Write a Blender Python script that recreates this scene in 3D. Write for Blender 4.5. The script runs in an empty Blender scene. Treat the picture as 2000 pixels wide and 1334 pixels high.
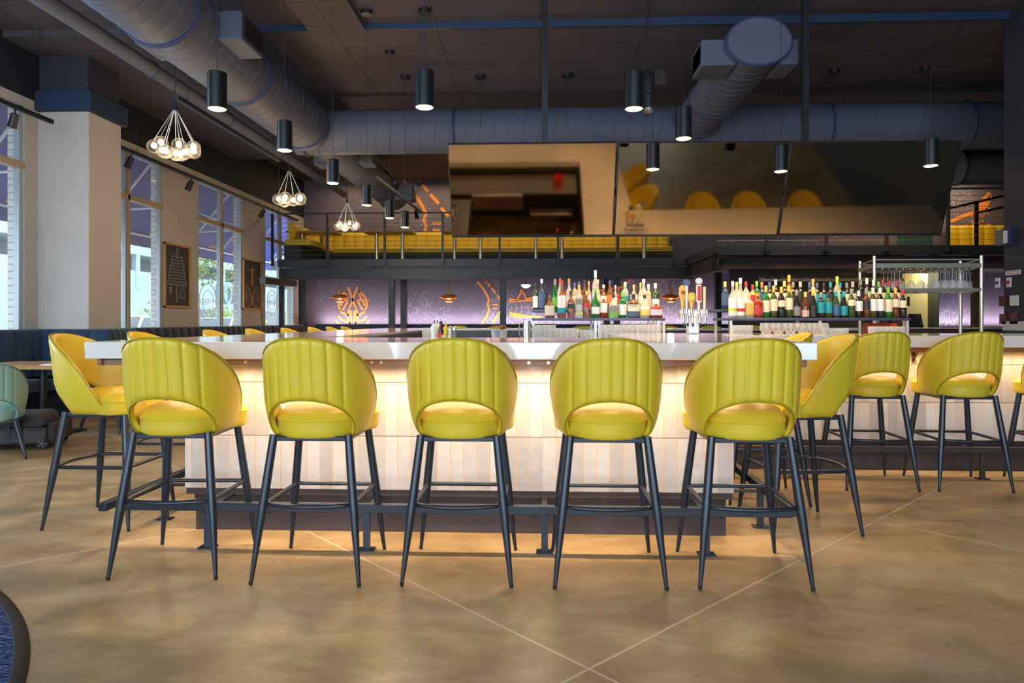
import bpy, math, random
from mathutils import Matrix, Vector
PI = math.pi
R = math.radians
rnd = random.Random(7)
C = bpy.context.scene.collection
sc = bpy.context.scene

# ---------------------------------------------------------------- camera numbers
F = 1349.0; PSI = math.atan(56/1349); CP, SP = math.cos(PSI), math.sin(PSI); H = 1.173; HOR = 627.0
def at(px, Y):
    t = (px-1000)/F
    return Y*(t*CP-SP)/(CP+t*SP)
def yat(px, X):
    t = (px-1000)/F
    return X*(CP+t*SP)/(t*CP-SP)
def zat(py, X, Y):
    return H+(HOR-py)*(-X*SP+Y*CP)/F

# ---------------------------------------------------------------- materials
MATS = {}
def mat(name, col, rough=.5, metal=0, spec=.5, noise=None, bump=None, coat=0, emit=None, estr=0, alpha=1, sheen=0):
    m = bpy.data.materials.new(name); m.use_nodes = True
    nt = m.node_tree; b = nt.nodes['Principled BSDF']
    b.inputs['Base Color'].default_value = (*col, 1)
    b.inputs['Roughness'].default_value = rough
    b.inputs['Metallic'].default_value = metal
    b.inputs['Specular IOR Level'].default_value = spec
    b.inputs['Coat Weight'].default_value = coat
    b.inputs['Coat Roughness'].default_value = .05
    if sheen: b.inputs['Sheen Weight'].default_value = sheen
    if emit:
        b.inputs['Emission Color'].default_value = (*emit, 1); b.inputs['Emission Strength'].default_value = estr
    if noise or bump:
        tc = nt.nodes.new('ShaderNodeTexCoord')
    if noise:      # (scale, amount, (sx,sy,sz))
        mp = nt.nodes.new('ShaderNodeMapping'); mp.inputs['Scale'].default_value = noise[2] if len(noise) > 2 else (1, 1, 1)
        nt.links.new(tc.outputs['Object'], mp.inputs['Vector'])
        n = nt.nodes.new('ShaderNodeTexNoise'); n.inputs['Scale'].default_value = noise[0]; n.inputs['Detail'].default_value = 5
        nt.links.new(mp.outputs[0], n.inputs['Vector'])
        r = nt.nodes.new('ShaderNodeValToRGB')
        a = noise[1]
        r.color_ramp.elements[0].position = .3; r.color_ramp.elements[1].position = .7
        r.color_ramp.elements[0].color = (*[c*(1-a) for c in col], 1)
        r.color_ramp.elements[1].color = (*[min(1, c*(1+a)) for c in col], 1)
        nt.links.new(n.outputs['Fac'], r.inputs['Fac']); nt.links.new(r.outputs['Color'], b.inputs['Base Color'])
    if bump:       # (scale, strength)
        n2 = nt.nodes.new('ShaderNodeTexNoise'); n2.inputs['Scale'].default_value = bump[0]; n2.inputs['Detail'].default_value = 3
        nt.links.new(tc.outputs['Object'], n2.inputs['Vector'])
        bp = nt.nodes.new('ShaderNodeBump'); bp.inputs['Strength'].default_value = bump[1]; bp.inputs['Distance'].default_value = .01
        nt.links.new(n2.outputs['Fac'], bp.inputs['Height']); nt.links.new(bp.outputs[0], b.inputs['Normal'])
    MATS[name] = m
    return m
def glassy(name, col, clear=.5, rough=.05, tint=None):
    """thin glass: part see-through, part glossy coloured body"""
    m = bpy.data.materials.new(name); m.use_nodes = True
    nt = m.node_tree; b = nt.nodes['Principled BSDF']; out = nt.nodes['Material Output']
    b.inputs['Base Color'].default_value = (*col, 1); b.inputs['Roughness'].default_value = rough
    t = nt.nodes.new('ShaderNodeBsdfTransparent'); t.inputs['Color'].default_value = (*(tint or (1, 1, 1)), 1)
    mx = nt.nodes.new('ShaderNodeMixShader'); mx.inputs[0].default_value = clear
    fr = nt.nodes.new('ShaderNodeLayerWeight'); fr.inputs['Blend'].default_value = .35
    ma = nt.nodes.new('ShaderNodeMath'); ma.operation = 'MULTIPLY'; ma.inputs[1].default_value = -.45
    mb = nt.nodes.new('ShaderNodeMath'); mb.operation = 'ADD'; mb.inputs[1].default_value = clear; mb.use_clamp = True
    nt.links.new(fr.outputs['Facing'], ma.inputs[0]); nt.links.new(ma.outputs[0], mb.inputs[0]); nt.links.new(mb.outputs[0], mx.inputs[0])
    nt.links.new(b.outputs[0], mx.inputs[1]); nt.links.new(t.outputs[0], mx.inputs[2]); nt.links.new(mx.outputs[0], out.inputs['Surface'])
    MATS[name] = m
    return m

# ---------------------------------------------------------------- mesh builder
class MB:
    def __init__(s): s.v = []; s.f = []; s.m = []
    def face(s, idx, mi=0): s.f.append(idx); s.m.append(mi)
    def box(s, x0, y0, z0, x1, y1, z1, mi=0):
        n = len(s.v)
        s.v += [(x, y, z) for z in (z0, z1) for x, y in ((x0, y0), (x1, y0), (x1, y1), (x0, y1))]
        for q in ((3, 2, 1, 0), (4, 5, 6, 7), (0, 1, 5, 4), (1, 2, 6, 5), (2, 3, 7, 6), (3, 0, 4, 7)): s.face(tuple(n+i for i in q), mi)
        return s
    def bar(s, p, q, w, h, mi=0, up=(0, 0, 1)):
        p = Vector(p); q = Vector(q); d = (q-p).normalized(); u = Vector(up)
        if abs(d.dot(u)) > .98: u = Vector((0, 1, 0))
        a = d.cross(u).normalized(); b = a.cross(d).normalized(); n = len(s.v)
        for c in (p, q):
            for i, j in ((-1, -1), (1, -1), (1, 1), (-1, 1)): s.v.append(tuple(c+a*(w/2*i)+b*(h/2*j)))
        for r in ((0, 1, 2, 3), (7, 6, 5, 4), (1, 0, 4, 5), (2, 1, 5, 6), (3, 2, 6, 7), (0, 3, 7, 4)): s.face(tuple(n+i for i in r), mi)
        return s
    def tube(s, pts, r, n=8, closed=False, mi=0, sq=(1, 1)):
        pts = [Vector(p) for p in pts]; k = len(pts); rs = r if isinstance(r, (list, tuple)) else [r]*k
        base = len(s.v); pu = None
        for i, p in enumerate(pts):
            if closed: d = (pts[(i+1) % k]-pts[i-1])
            else: d = pts[min(i+1, k-1)]-pts[max(i-1, 0)]
            d.normalize()
            if pu is None:
                u = Vector((0, 0, 1)) if abs(d.z) < .9 else Vector((0, 1, 0))
            else: u = pu
            a = d.cross(u).normalized(); b = a.cross(d).normalized(); pu = b
            for j in range(n):
                t = 2*PI*j/n; s.v.append(tuple(p+a*(rs[i]*sq[0]*math.cos(t))+b*(rs[i]*sq[1]*math.sin(t))))
        for i in range(k if closed else k-1):
            for j in range(n):
                a0 = base+i*n+j; a1 = base+i*n+(j+1) % n; i2 = (i+1) % k
                s.face((a0, a1, base+i2*n+(j+1) % n, base+i2*n+j), mi)
        if not closed:
            s.face(tuple(base+j for j in reversed(range(n))), mi); s.face(tuple(base+(k-1)*n+j for j in range(n)), mi)
        return s
    def lathe(s, prof, c=(0, 0, 0), n=16, mi=0, sx=1, sy=1, sup=1):
        base = len(s.v); k = len(prof)
        for r, z in prof:
            for j in range(n):
                t = 2*PI*j/n; ct, st = math.cos(t), math.sin(t)
                if sup != 1: ct = math.copysign(abs(ct)**sup, ct); st = math.copysign(abs(st)**sup, st)
                s.v.append((c[0]+r*sx*ct, c[1]+r*sy*st, c[2]+z))
        for i in range(k-1):
            for j in range(n):
                s.face((base+i*n+j, base+i*n+(j+1) % n, base+(i+1)*n+(j+1) % n, base+(i+1)*n+j), mi)
        if prof[0][0] > 1e-6: s.face(tuple(base+j for j in reversed(range(n))), mi)
        if prof[-1][0] > 1e-6: s.face(tuple(base+(k-1)*n+j for j in range(n)), mi)
        return s
    def prism(s, poly, z0, z1, mi=0, holes=None):
        n = len(s.v); k = len(poly)
        s.v += [(x, y, z0) for x, y in poly]+[(x, y, z1) for x, y in poly]
        s.face(tuple(n+i for i in reversed(range(k))), mi); s.face(tuple(n+k+i for i in range(k)), mi)
        for i in range(k): s.face((n+i, n+(i+1) % k, n+k+(i+1) % k, n+k+i), mi)
        return s
    def poly(s, pts, mi=0):
        n = len(s.v); s.v += [tuple(p) for p in pts]; s.face(tuple(range(n, n+len(pts))), mi); return s
    def xf(s, M, start=0):
        for i in range(start, len(s.v)): s.v[i] = tuple(M @ Vector(s.v[i]))
        return s
    def build(s, name, m, parent=None, bev=0, smooth=True, world=False, angle=40, bevseg=2):
        me = bpy.data.meshes.new(name)
        off = parent.matrix_basis.inverted() if (world and parent) else None
        vs = [tuple(off @ Vector(v)) for v in s.v] if off else s.v
        me.from_pydata(vs, [], s.f); me.update()
        ms = m if isinstance(m, (list, tuple)) else [m]
        for x in ms: me.materials.append(x)
        if len(ms) > 1: me.polygons.foreach_set('material_index', s.m)
        if smooth:
            me.polygons.foreach_set('use_smooth', [True]*len(me.polygons))
            me.set_sharp_from_angle(angle=R(angle))
        o = bpy.data.objects.new(name, me); C.objects.link(o)
        if parent: o.parent = parent
        if bev:
            b = o.modifiers.new('Bevel', 'BEVEL'); b.width = bev; b.segments = bevseg; b.limit_method = 'ANGLE'; b.angle_limit = R(40)
        return o

def tag(o, label=None, cat=None, group=None, kind=None):
    if label: o['label'] = label
    if cat: o['category'] = cat
    if group: o['group'] = group
    if kind: o['kind'] = kind
    return o
def thing(name, label, cat, loc=(0, 0, 0), rz=0, group=None):
    o = bpy.data.objects.new(name, None); C.objects.link(o)
    o.location = loc; o.rotation_euler = (0, 0, rz); o.empty_display_size = .1
    o.matrix_basis  # evaluated from loc/rot
    return tag(o, label, cat, group)
def meshify(o):
    me = bpy.data.meshes.new_from_object(o); r = bpy.data.objects.new(o.name, me); C.objects.link(r); r.location = o.location; r.rotation_euler = o.rotation_euler
    n_ = o.name; bpy.data.objects.remove(o); r.name = n_; return r
def children(o): return [c for c in C.objects if c.parent == o]
def copy_tree(o, loc=None, rz=None, label=None, group=None, kids=None):
    r = o.copy(); C.objects.link(r)
    if loc: r.location = loc
    if rz is not None: r.rotation_euler = (0, 0, rz)
    if label: r['label'] = label
    if group: r['group'] = group
    for ch, gr in kids:
        c = ch.copy(); C.objects.link(c); c.parent = r
        for g in gr:
            d = g.copy(); C.objects.link(d); d.parent = c
    return r
def kids_of(o):
    return [(ch, children(ch)) for ch in children(o)]
def struct(o): o['kind'] = 'structure'; return o
ORD = ['first', 'second', 'third', 'fourth', 'fifth', 'sixth', 'seventh', 'eighth', 'ninth', 'tenth', 'eleventh', 'twelfth', 'thirteenth', 'fourteenth', 'fifteenth', 'sixteenth', 'seventeenth', 'eighteenth', 'nineteenth', 'twentieth', 'twenty-first', 'twenty-second', 'twenty-third', 'twenty-fourth', 'twenty-fifth', 'twenty-sixth', 'twenty-seventh', 'twenty-eighth', 'twenty-ninth', 'thirtieth']
def lerp_table(t, x):
    if x <= t[0][0]: return t[0][1]
    for (a, b), (c, d) in zip(t, t[1:]):
        if x <= c: return b+(d-b)*(x-a)/(c-a)
    return t[-1][1]

# ---------------------------------------------------------------- palette
leather = mat('yellow_leather', (.62, .450, .026), .40, spec=.5, noise=(3, .05), bump=(260, .05))
leather_pipe = mat('yellow_piping', (.36, .27, .008), .45)
teal = mat('teal_leather', (.26, .42, .36), .45, bump=(250, .05))
teal_pipe = mat('teal_piping', (.09, .25, .24), .5)
legm = mat('blue_black_leg_steel', (.022, .030, .045), .33, metal=.3, spec=.6)
legb = mat('bronze_footrest_steel', (.16, .09, .06), .3, metal=.7)
blacks = mat('black_steel', (.016, .018, .023), .4, metal=.2)
bluesteel = mat('charcoal_blue_steel', (.032, .038, .048), .42, metal=.2)
rubber = mat('black_rubber', (.01, .01, .011), .8)
quartz = mat('pale_quartz', (.70, .65, .61), .09, spec=.6, noise=(6, .04), coat=.6)
brown_steel = mat('brown_steel_strip', (.22, .12, .08), .45, metal=.3)
kick = mat('dark_kick_plate', (.055, .038, .038), .5, metal=.2, noise=(4, .2))
cream = mat('cream_paint', (.50, .46, .43), .75, noise=(2.5, .03))
darkpaint = mat('navy_black_paint', (.012, .014, .030), .7, noise=(2, .15))
wallnavy = mat('charcoal_navy_paint', (.032, .034, .052), .65, noise=(3, .05))
bluetone = mat('deep_blue_paint_and_daylight', (.012, .035, .085), .6)  # column band paint; on the ceiling risers, window light put into colour
steel = mat('brushed_stainless', (.62, .62, .60), .28, metal=.9)
palesteel = mat('satin_pale_steel', (.62, .64, .66), .4, metal=.4)
goldsteel = mat('warm_satin_steel', (.62, .56, .45), .3, metal=.8)
alum = mat('window_aluminium', (.42, .47, .50), .4, metal=.3)
warmtrim = mat('warm_lit_window_trim', (.42, .30, .18), .5)  # tan stands in for warm room light on the window frames
oak = mat('oak_frame', (.55, .28, .06), .5, noise=(12, .2, (1, 1, 6)))
tablewood = mat('oiled_oak_table', (.40, .20, .06), .4, noise=(10, .25, (1, 8, 1)))
navyv = mat('navy_velvet', (.007, .032, .075), .8, sheen=.12, noise=(8, .15))
yellowv = mat('mustard_vinyl', (.62, .42, .012), .5)
ductm = mat('blue_grey_duct_paint', (.105, .115, .165), .62, noise=(2, .08), spec=.25)
ductseam = mat('deep_blue_duct_seam', (.035, .05, .12), .5)
chalk = mat('chalkboard', (.03, .032, .042), .6, noise=(7, .35))
copper = mat('copper_shade', (.85, .34, .08), .4, metal=.25)
orangep = mat('orange_wall_paint', (.85, .30, .06), .7)
white = mat('white_plastic', (.75, .75, .74), .4)
paper = mat('white_paper', (.80, .80, .78), .7)
blackglass = mat('pendant_black_metal', (.020, .024, .028), .32, metal=.5)
lampglow = mat('warm_lamp_disc', (1, .8, .5), .5, emit=(1, .62, .22), estr=16)
bulbglow = mat('warm_bulb', (1, .85, .6), .5, emit=(1, .72, .40), estr=7)
whiteglow = mat('small_bulb_glow', (1, .85, .6), .5, emit=(1, .62, .28), estr=9)
globe = glassy('clear_globe_glass', (.30, .29, .27), 1.0, .03)
tumbler = glassy('clear_drinking_glass', (.80, .80, .78), .72, .04)
pane = glassy('window_pane_glass', (.6, .7, .75), .97, .02)
redp = mat('red_plastic', (.55, .02, .02), .35)

# tv screen: dark mirror
tvscreen = mat('dark_mirror_screen', (.25, .20, .135), .05, metal=1)
tvframe = mat('black_tv_frame', (.015, .014, .016), .4)

def node_mat(name, fn, rough=.5, spec=.5):
    m = bpy.data.materials.new(name); m.use_nodes = True; nt = m.node_tree; b = nt.nodes['Principled BSDF']
    b.inputs['Roughness'].default_value = rough; b.inputs['Specular IOR Level'].default_value = spec
    fn(nt, b); return m
class N:
    """tiny node helper"""
    def __init__(s, nt): s.nt = nt
    def new(s, t, **k):
        n = s.nt.nodes.new(t)
        for a, v in k.items(): setattr(n, a, v)
        return n
    def math(s, op, a, b=None, c=None, clamp=False):
        n = s.nt.nodes.new('ShaderNodeMath'); n.operation = op; n.use_clamp = clamp
        for i, v in enumerate((a, b, c)):
            if v is None: continue
            if isinstance(v, (int, float)): n.inputs[i].default_value = v
            else: s.nt.links.new(v, n.inputs[i])
        return n.outputs[0]
    def mix(s, fac, a, b, bt='MIX'):
        n = s.nt.nodes.new('ShaderNodeMixRGB'); n.blend_type = bt
        for i, v in enumerate((fac, a, b)):
            if isinstance(v, (int, float)): n.inputs[i].default_value = v
            elif isinstance(v, tuple): n.inputs[i].default_value = (*v, 1)
            else: s.nt.links.new(v, n.inputs[i])
        return n.outputs[0]
    def noise(s, vec, scale, detail=4, rough=.5, dist=0):
        n = s.nt.nodes.new('ShaderNodeTexNoise'); n.inputs['Scale'].default_value = scale; n.inputs['Detail'].default_value = detail
        n.inputs['Roughness'].default_value = rough; n.inputs['Distortion'].default_value = dist
        if vec is not None: s.nt.links.new(vec, n.inputs['Vector'])
        return n.outputs['Fac']
    def ramp(s, fac, stops):
        n = s.nt.nodes.new('ShaderNodeValToRGB'); e = n.color_ramp.elements
        while len(e) < len(stops): e.new(.5)
        for i, (p, c) in enumerate(stops):
            e[i].position = p; e[i].color = (*c, 1)
        s.nt.links.new(fac, n.inputs['Fac']); return n.outputs['Color']
    def pos(s, scale=None):
        t = s.new('ShaderNodeTexCoord')
        if scale is None: return t.outputs['Object']
        m = s.new('ShaderNodeMapping'); m.inputs['Scale'].default_value = scale
        s.nt.links.new(t.outputs['Object'], m.inputs['Vector']); return m.outputs[0]
    def link(s, a, b): s.nt.links.new(a, b)

def f_floor(nt, b):
    n = N(nt); p = n.pos(); sx = n.new('ShaderNodeSeparateXYZ'); n.link(p, sx.inputs[0])
    a = n.noise(p, .9, 6, .55, .25); c = n.noise(n.pos((1, 1.6, 1)), 2.8, 9, .70, .4); d = n.noise(p, 90, 3)
    col = n.ramp(a, [(.38, (.22, .145, .062)), (.50, (.39, .265, .125)), (.62, (.57, .41, .24))])
    col2 = n.ramp(c, [(.36, (.19, .14, .072)), (.50, (.40, .28, .14)), (.64, (.62, .46, .29))])
    m = n.mix(.5, col, col2)
    m = n.mix(n.math('MULTIPLY', n.math('POWER', d, 2), .7), m, (.20, .145, .09))
    st = n.noise(n.pos((.6, 1.3, 1)), 1.5, 5, .55, .5)
    sm = n.ramp(st, [(.50, (0, 0, 0)), (.66, (1, 1, 1))])
    m = n.mix(n.math('MULTIPLY', sm, .35), m, (.21, .145, .07))
    # saw-cut control joints on the diagonal
    def line(expr, off):
        t = n.math('DIVIDE', n.math('SUBTRACT', expr, off), 3.588)
        fr = n.math('ABSOLUTE', n.math('SUBTRACT', t, n.math('ROUND', t)))
        return n.math('LESS_THAN', fr, .0022)
    d1 = line(n.math('SUBTRACT', sx.outputs['Y'], sx.outputs['X']), 2.174)
    d2 = line(n.math('ADD', sx.outputs['X'], sx.outputs['Y']), 2.501)
    j = n.math('MAXIMUM', d1, d2)
    m = n.mix(n.math('MULTIPLY', j, .75), m, (.62, .52, .42))
    n.link(m, b.inputs['Base Color'])
    rr = n.math('ADD', .285, n.math('MULTIPLY', c, .10)); n.link(rr, b.inputs['Roughness'])
    bp = n.new('ShaderNodeBump'); bp.inputs['Strength'].default_value = .05; bp.inputs['Distance'].default_value = .01
    n.link(n.math('ADD', n.math('MULTIPLY', c, .8), n.math('MULTIPLY', d, .10)), bp.inputs['Height']); n.link(bp.outputs[0], b.inputs['Normal'])
floorm = node_mat('polished_concrete', f_floor, spec=.6)

def f_tile(nt, b):
    n = N(nt); p = n.pos(); sx = n.new('ShaderNodeSeparateXYZ'); n.link(p, sx.inputs[0])
    u = n.math('DIVIDE', n.math('ADD', sx.outputs['X'], sx.outputs['Y']), .0725)
    v = n.math('DIVIDE', n.math('SUBTRACT', sx.outputs['Z'], .243), .296)
    fu = n.math('FRACT', u); fv = n.math('FRACT', v)
    gu = n.math('LESS_THAN', n.math('MINIMUM', fu, n.math('SUBTRACT', 1, fu)), .030)
    gv = n.math('LESS_THAN', n.math('MINIMUM', fv, n.math('SUBTRACT', 1, fv)), .007)
    g = n.math('MAXIMUM', gu, gv)
    cb = n.new('ShaderNodeCombineXYZ'); n.link(n.math('FLOOR', u), cb.inputs[0]); n.link(n.math('FLOOR', v), cb.inputs[1])
    wn = n.new('ShaderNodeTexWhiteNoise'); wn.noise_dimensions = '3D'; n.link(cb.outputs[0], wn.inputs['Vector'])
    base = n.ramp(wn.outputs['Value'], [(0, (.35, .34, .35)), (.5, (.46, .45, .47)), (1, (.55, .54, .55))])
    nz = n.noise(p, 14, 5, .6); base = n.mix(n.math('MULTIPLY', nz, .35), base, (.36, .32, .31))
    col = n.mix(gv, n.mix(gu, base, (.60, .36, .22)), (.16, .09, .06)); n.link(col, b.inputs['Base Color'])
    bp = n.new('ShaderNodeBump'); bp.inputs['Strength'].default_value = .5; bp.inputs['Distance'].default_value = .006
    hgt = n.math('ADD', n.math('MULTIPLY', n.math('SUBTRACT', 1, g), .8), n.math('MULTIPLY', n.noise(p, 18, 3), .8))
    n.link(hgt, bp.inputs['Height']); n.link(bp.outputs[0], b.inputs['Normal'])
tilem = node_mat('glazed_white_tile', f_tile, .22)

def f_mural(nt, b):
    n = N(nt); p = n.pos(); sx = n.new('ShaderNodeSeparateXYZ'); n.link(p, sx.inputs[0])
    big = n.noise(p, .5, 3)
    base = n.ramp(big, [(.3, (.095, .095, .16)), (.7, (.165, .125, .165))])
    # branching coral texture in pale lines
    w = n.new('ShaderNodeTexVoronoi'); w.feature = 'DISTANCE_TO_EDGE'; w.inputs['Scale'].default_value = 17; n.link(n.pos((1, 1, .30)), w.inputs['Vector'])
    ln = n.math('LESS_THAN', w.outputs['Distance'], .07)
    msk = n.ramp(n.noise(p, .55, 2), [(.47, (0, 0, 0)), (.60, (1, 1, 1))])
    base = n.mix(n.math('MULTIPLY', n.math('MULTIPLY', ln, msk), .45), base, (.34, .33, .42))
    # drifting bright specks
    sp = n.new('ShaderNodeTexVoronoi'); sp.inputs['Scale'].default_value = 4.6; n.link(n.pos((1, 1, 1.6)), sp.inputs['Vector'])
    s1 = n.math('LESS_THAN', sp.outputs['Distance'], .085)
    sel = n.math('GREATER_THAN', n.noise(p, .9, 2), .46)
    base = n.mix(n.math('MULTIPLY', s1, sel), base, (.75, .48, .36))
    n.link(base, b.inputs['Base Color'])
muralm = node_mat('printed_reef_mural', f_mural, .55)

def f_ceiling(nt, b):
    n = N(nt); p = n.pos(); sx = n.new('ShaderNodeSeparateXYZ'); n.link(p, sx.inputs[0])
    def ln(v, per, w):
        t = n.math('DIVIDE', v, per); return n.math('LESS_THAN', n.math('ABSOLUTE', n.math('SUBTRACT', t, n.math('ROUND', t))), w/per)
    g = n.math('MAXIMUM', ln(sx.outputs['X'], 1.22, .006), ln(sx.outputs['Y'], .61, .006))
    base = n.ramp(n.noise(p, 1.5, 4), [(.3, (.068, .058, .076)), (.7, (.090, .076, .096))])
    n.link(n.mix(g, base, (.02, .018, .022)), b.inputs['Base Color'])
ceilm = node_mat('dark_painted_ceiling_board', f_ceiling, .75)

def f_brick(nt, b):
    n = N(nt); br = n.new('ShaderNodeTexBrick'); br.inputs['Scale'].default_value = 1
    br.inputs['Brick Width'].default_value = .4; br.inputs['Row Height'].default_value = .09; br.inputs['Mortar Size'].default_value = .008
    br.inputs['Color1'].default_value = (.75, .72, .66, 1); br.inputs['Color2'].default_value = (.68, .66, .60, 1); br.inputs['Mortar'].default_value = (.35, .34, .33, 1)
    p = n.pos(); sx = n.new('ShaderNodeSeparateXYZ'); n.link(p, sx.inputs[0]); cb = n.new('ShaderNodeCombineXYZ')
    n.link(n.math('ADD', sx.outputs['X'], sx.outputs['Y']), cb.inputs[0]); n.link(sx.outputs['Z'], cb.inputs[1])
    n.link(cb.outputs[0], br.inputs['Vector']); n.link(br.outputs['Color'], b.inputs['Base Color'])
brickm = node_mat('white_painted_brick', f_brick, .7)

def f_carpet(nt, b):
    n = N(nt); p = n.pos(); s1 = n.pos((30, 160, 30)); s2 = n.pos((160, 30, 30))
    a = n.noise(s1, 1, 2); c = n.noise(s2, 1, 2)
    ch = n.new('ShaderNodeTexChecker'); ch.inputs['Scale'].default_value = 2; n.link(p, ch.inputs['Vector'])
    v = n.mix(ch.outputs['Fac'], a, c)
    n.link(n.ramp(v, [(.38, (.008, .016, .075)), (.52, (.022, .05, .16)), (.66, (.14, .20, .34))]), b.inputs['Base Color'])
    bp = n.new('ShaderNodeBump'); bp.inputs['Strength'].default_value = .4; bp.inputs['Distance'].default_value = .004
    n.link(v, bp.inputs['Height']); n.link(bp.outputs[0], b.inputs['Normal'])
carpetm = node_mat('navy_carpet', f_carpet, .9, .1)

def f_garage(nt, b):
    n = N(nt); p = n.pos(); sx = n.new('ShaderNodeSeparateXYZ'); n.link(p, sx.inputs[0])
    n.link(n.ramp(n.noise(p, .3, 3), [(.3, (.30, .40, .44)), (.7, (.40, .50, .53))]), b.inputs['Base Color'])
garagem = node_mat('pale_concrete_facade', f_garage, .8)
leafm = mat('light_green_leaves', (.30, .42, .08), .6, noise=(3, .3))  # leaf green with random tone, for trees and shrubs
barkm = mat('tree_bark', (.18, .13, .09), .9)
asphalt = mat('street_asphalt', (.30, .31, .33), .9)
awnm = mat('navy_awning_cloth', (.018, .022, .30), .7)
awno = mat('orange_awning_reflection', (.70, .16, .06), .7)  # colour of the orange reflections seen over the awning
carpaint = mat('silver_car_paint', (.55, .62, .68), .2, metal=.4)
carglass = mat('dark_car_glass', (.03, .06, .08), .05)

# ================================================================ SETTING
m = MB(); m.box(-6.75, -4.7, -.1, 13, 19, 0); floor = struct(m.build('floor', floorm, smooth=False))

# ceiling: lower boards beyond Y = 8.07 and a lower strip towards the camera, higher boards elsewhere
ZC = 4.60; ZH = 4.68; YS = 8.07
xa, xb = at(603, YS), at(713, YS)
m = MB()
m.box(-6.75, YS, ZC, 13, 14.4, 5.3)
m.box(-6.75, 14.4, 5.02, 13, 19, 5.3)
m.box(xa, -4.7, ZC, xb, YS, 5.3)
m.box(-6.75, -4.7, ZH, xa, YS, 5.3)
m.box(xb, -4.7, ZH, 13, YS, 5.3)
ceiling = struct(m.build('ceiling', ceilm, smooth=False))
m = MB()   # risers on the ceiling steps, window light put into their blue colour
m.box(xb, YS-.012, ZC+.02, at(880, YS), YS, ZH+.03); m.box(at(880, YS), YS-.03, ZC-.01, 6, YS, ZH+.02); m.box(at(480, YS), YS-.012, ZC, xa, YS, ZH+.03)
struct(m.build('trim_1', bluetone, smooth=False))

# left wall with window openings
WX = -6.5; WT = -6.60; HEAD = 3.88; SILL = .85
WIN = [(3.24, 5.24), (6.44, 8.44), (9.64, 11.64), (12.84, 14.84), (16.04, 18.04)]
m = MB()
m.box(WT, -4.7, 0, WX, 19, SILL); m.box(WT, -4.7, HEAD, WX, 19, 5.3)
e = -4.7
for a, b_ in WIN:
    m.box(WT, e, SILL, WX, a, HEAD); e = b_
m.box(WT, e, SILL, WX, 19, HEAD)
struct(m.build('wall_left', cream, smooth=False))
m = MB(); m.box(WX, -4.7, HEAD+.12, WX+.012, 19, 5.0)
struct(m.build('trim_2', darkpaint, smooth=False))
m = MB()
for a, b_ in WIN[1:]:
    m.box(-6.71, b_-.01, 0, WT, b_+1.21, 4.9)
struct(m.build('trim_3', brickm, smooth=False))
# structural column by the wall
CX, CY0, CY1 = -5.82, 8.67, 9.36
m = MB(); m.box(WX-.01, CY0, 0, CX, CY1, HEAD); struct(m.build('trim_4', cream, bev=.012))
m = MB(); m.box(WX-.01, CY0+.02, HEAD, CX-.02, CY1-.02, 4.67); struct(m.build('trim_5', wallnavy, smooth=False))
m = MB(); m.box(WX, CY0-.06, HEAD, CX+.06, CY1+.06, HEAD+.25); struct(m.build('trim_9', bluetone, smooth=False))
# windows
for i, (a, b_) in enumerate(WIN):
    m = MB(); x0, x1 = -6.59, -6.515
    t = 3.13; mid = (a+b_)/2
    m.box(x0, a, SILL, x1, a+.07, HEAD); m.box(x0, b_-.07, SILL, x1, b_, HEAD)
    m.box(x0, mid-.05, SILL, x1, mid+.05, HEAD)
    m.box(x0, a, SILL, x1, b_, SILL+.06); m.box(x0, a, HEAD-.06, x1, b_, HEAD)
    w = struct(m.build('window_%d' % (i+1), alum, bev=.006))
    m = MB(); m.box(x0, a, t-.04, x1+.03, b_, t+.04); m.box(x1, mid-.03, SILL, x1+.03, mid+.03, HEAD); m.build('transom', warmtrim, w)
    for q0, q1 in ((SILL+.06, t-.04), (t+.04, HEAD-.06)):
        for p0, p1 in ((a+.07, mid-.05), (mid+.05, b_-.07)):
            MB().box(-6.562, p0, q0, -6.556, p1, q1).build('pane', pane, w, smooth=False)
m = MB(); m.box(-6.70, -4.7, SILL-.04, -6.44, 18.7, SILL); struct(m.build('trim_6', cream, smooth=False))

# back wall with printed mural
YB = 18.7
m = MB(); m.box(-6.75, YB, 0, 13, 19, 5.3); wall_back = struct(m.build('wall_back', muralm, smooth=False))
def stroke(pts, w, y=YB-.006, closed=False):
    """flat painted stroke on the back wall"""
    m = MB()
    P = [Vector((p[0], 0, p[1])) for p in pts]
    k = len(P)
    L = []; Rr = []
    for i in range(k):
        d = (P[min(i+1, k-1)]-P[max(i-1, 0)]).normalized(); nrm = Vector((-d.z, 0, d.x))
        L.append(P[i]+nrm*w/2); Rr.append(P[i]-nrm*w/2)
    for i in range(k-1):
        n = len(m.v)
        for q in (L[i], L[i+1], Rr[i+1], Rr[i]): m.v.append((q.x, y, q.z))
        for q in (L[i], L[i+1], Rr[i+1], Rr[i]): m.v.append((q.x, YB, q.z))
        m.face((n, n+1, n+2, n+3)); m.face((n, n+4, n+5, n+1)); m.face((n+3, n+2, n+6, n+7))
    return m
def wallpts(l, ox, oy, s):
    r = []
    for x, y in l:
        px = ox+x/s; py = oy+y/s; X = at(px, YB); r.append((X, zat(py, X, YB)))
    return r
lob = MB()
def addto(t, s):
    n = len(t.v); t.v += s.v; t.f += [tuple(i+n for i in f) for f in s.f]; t.m += s.m
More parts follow.
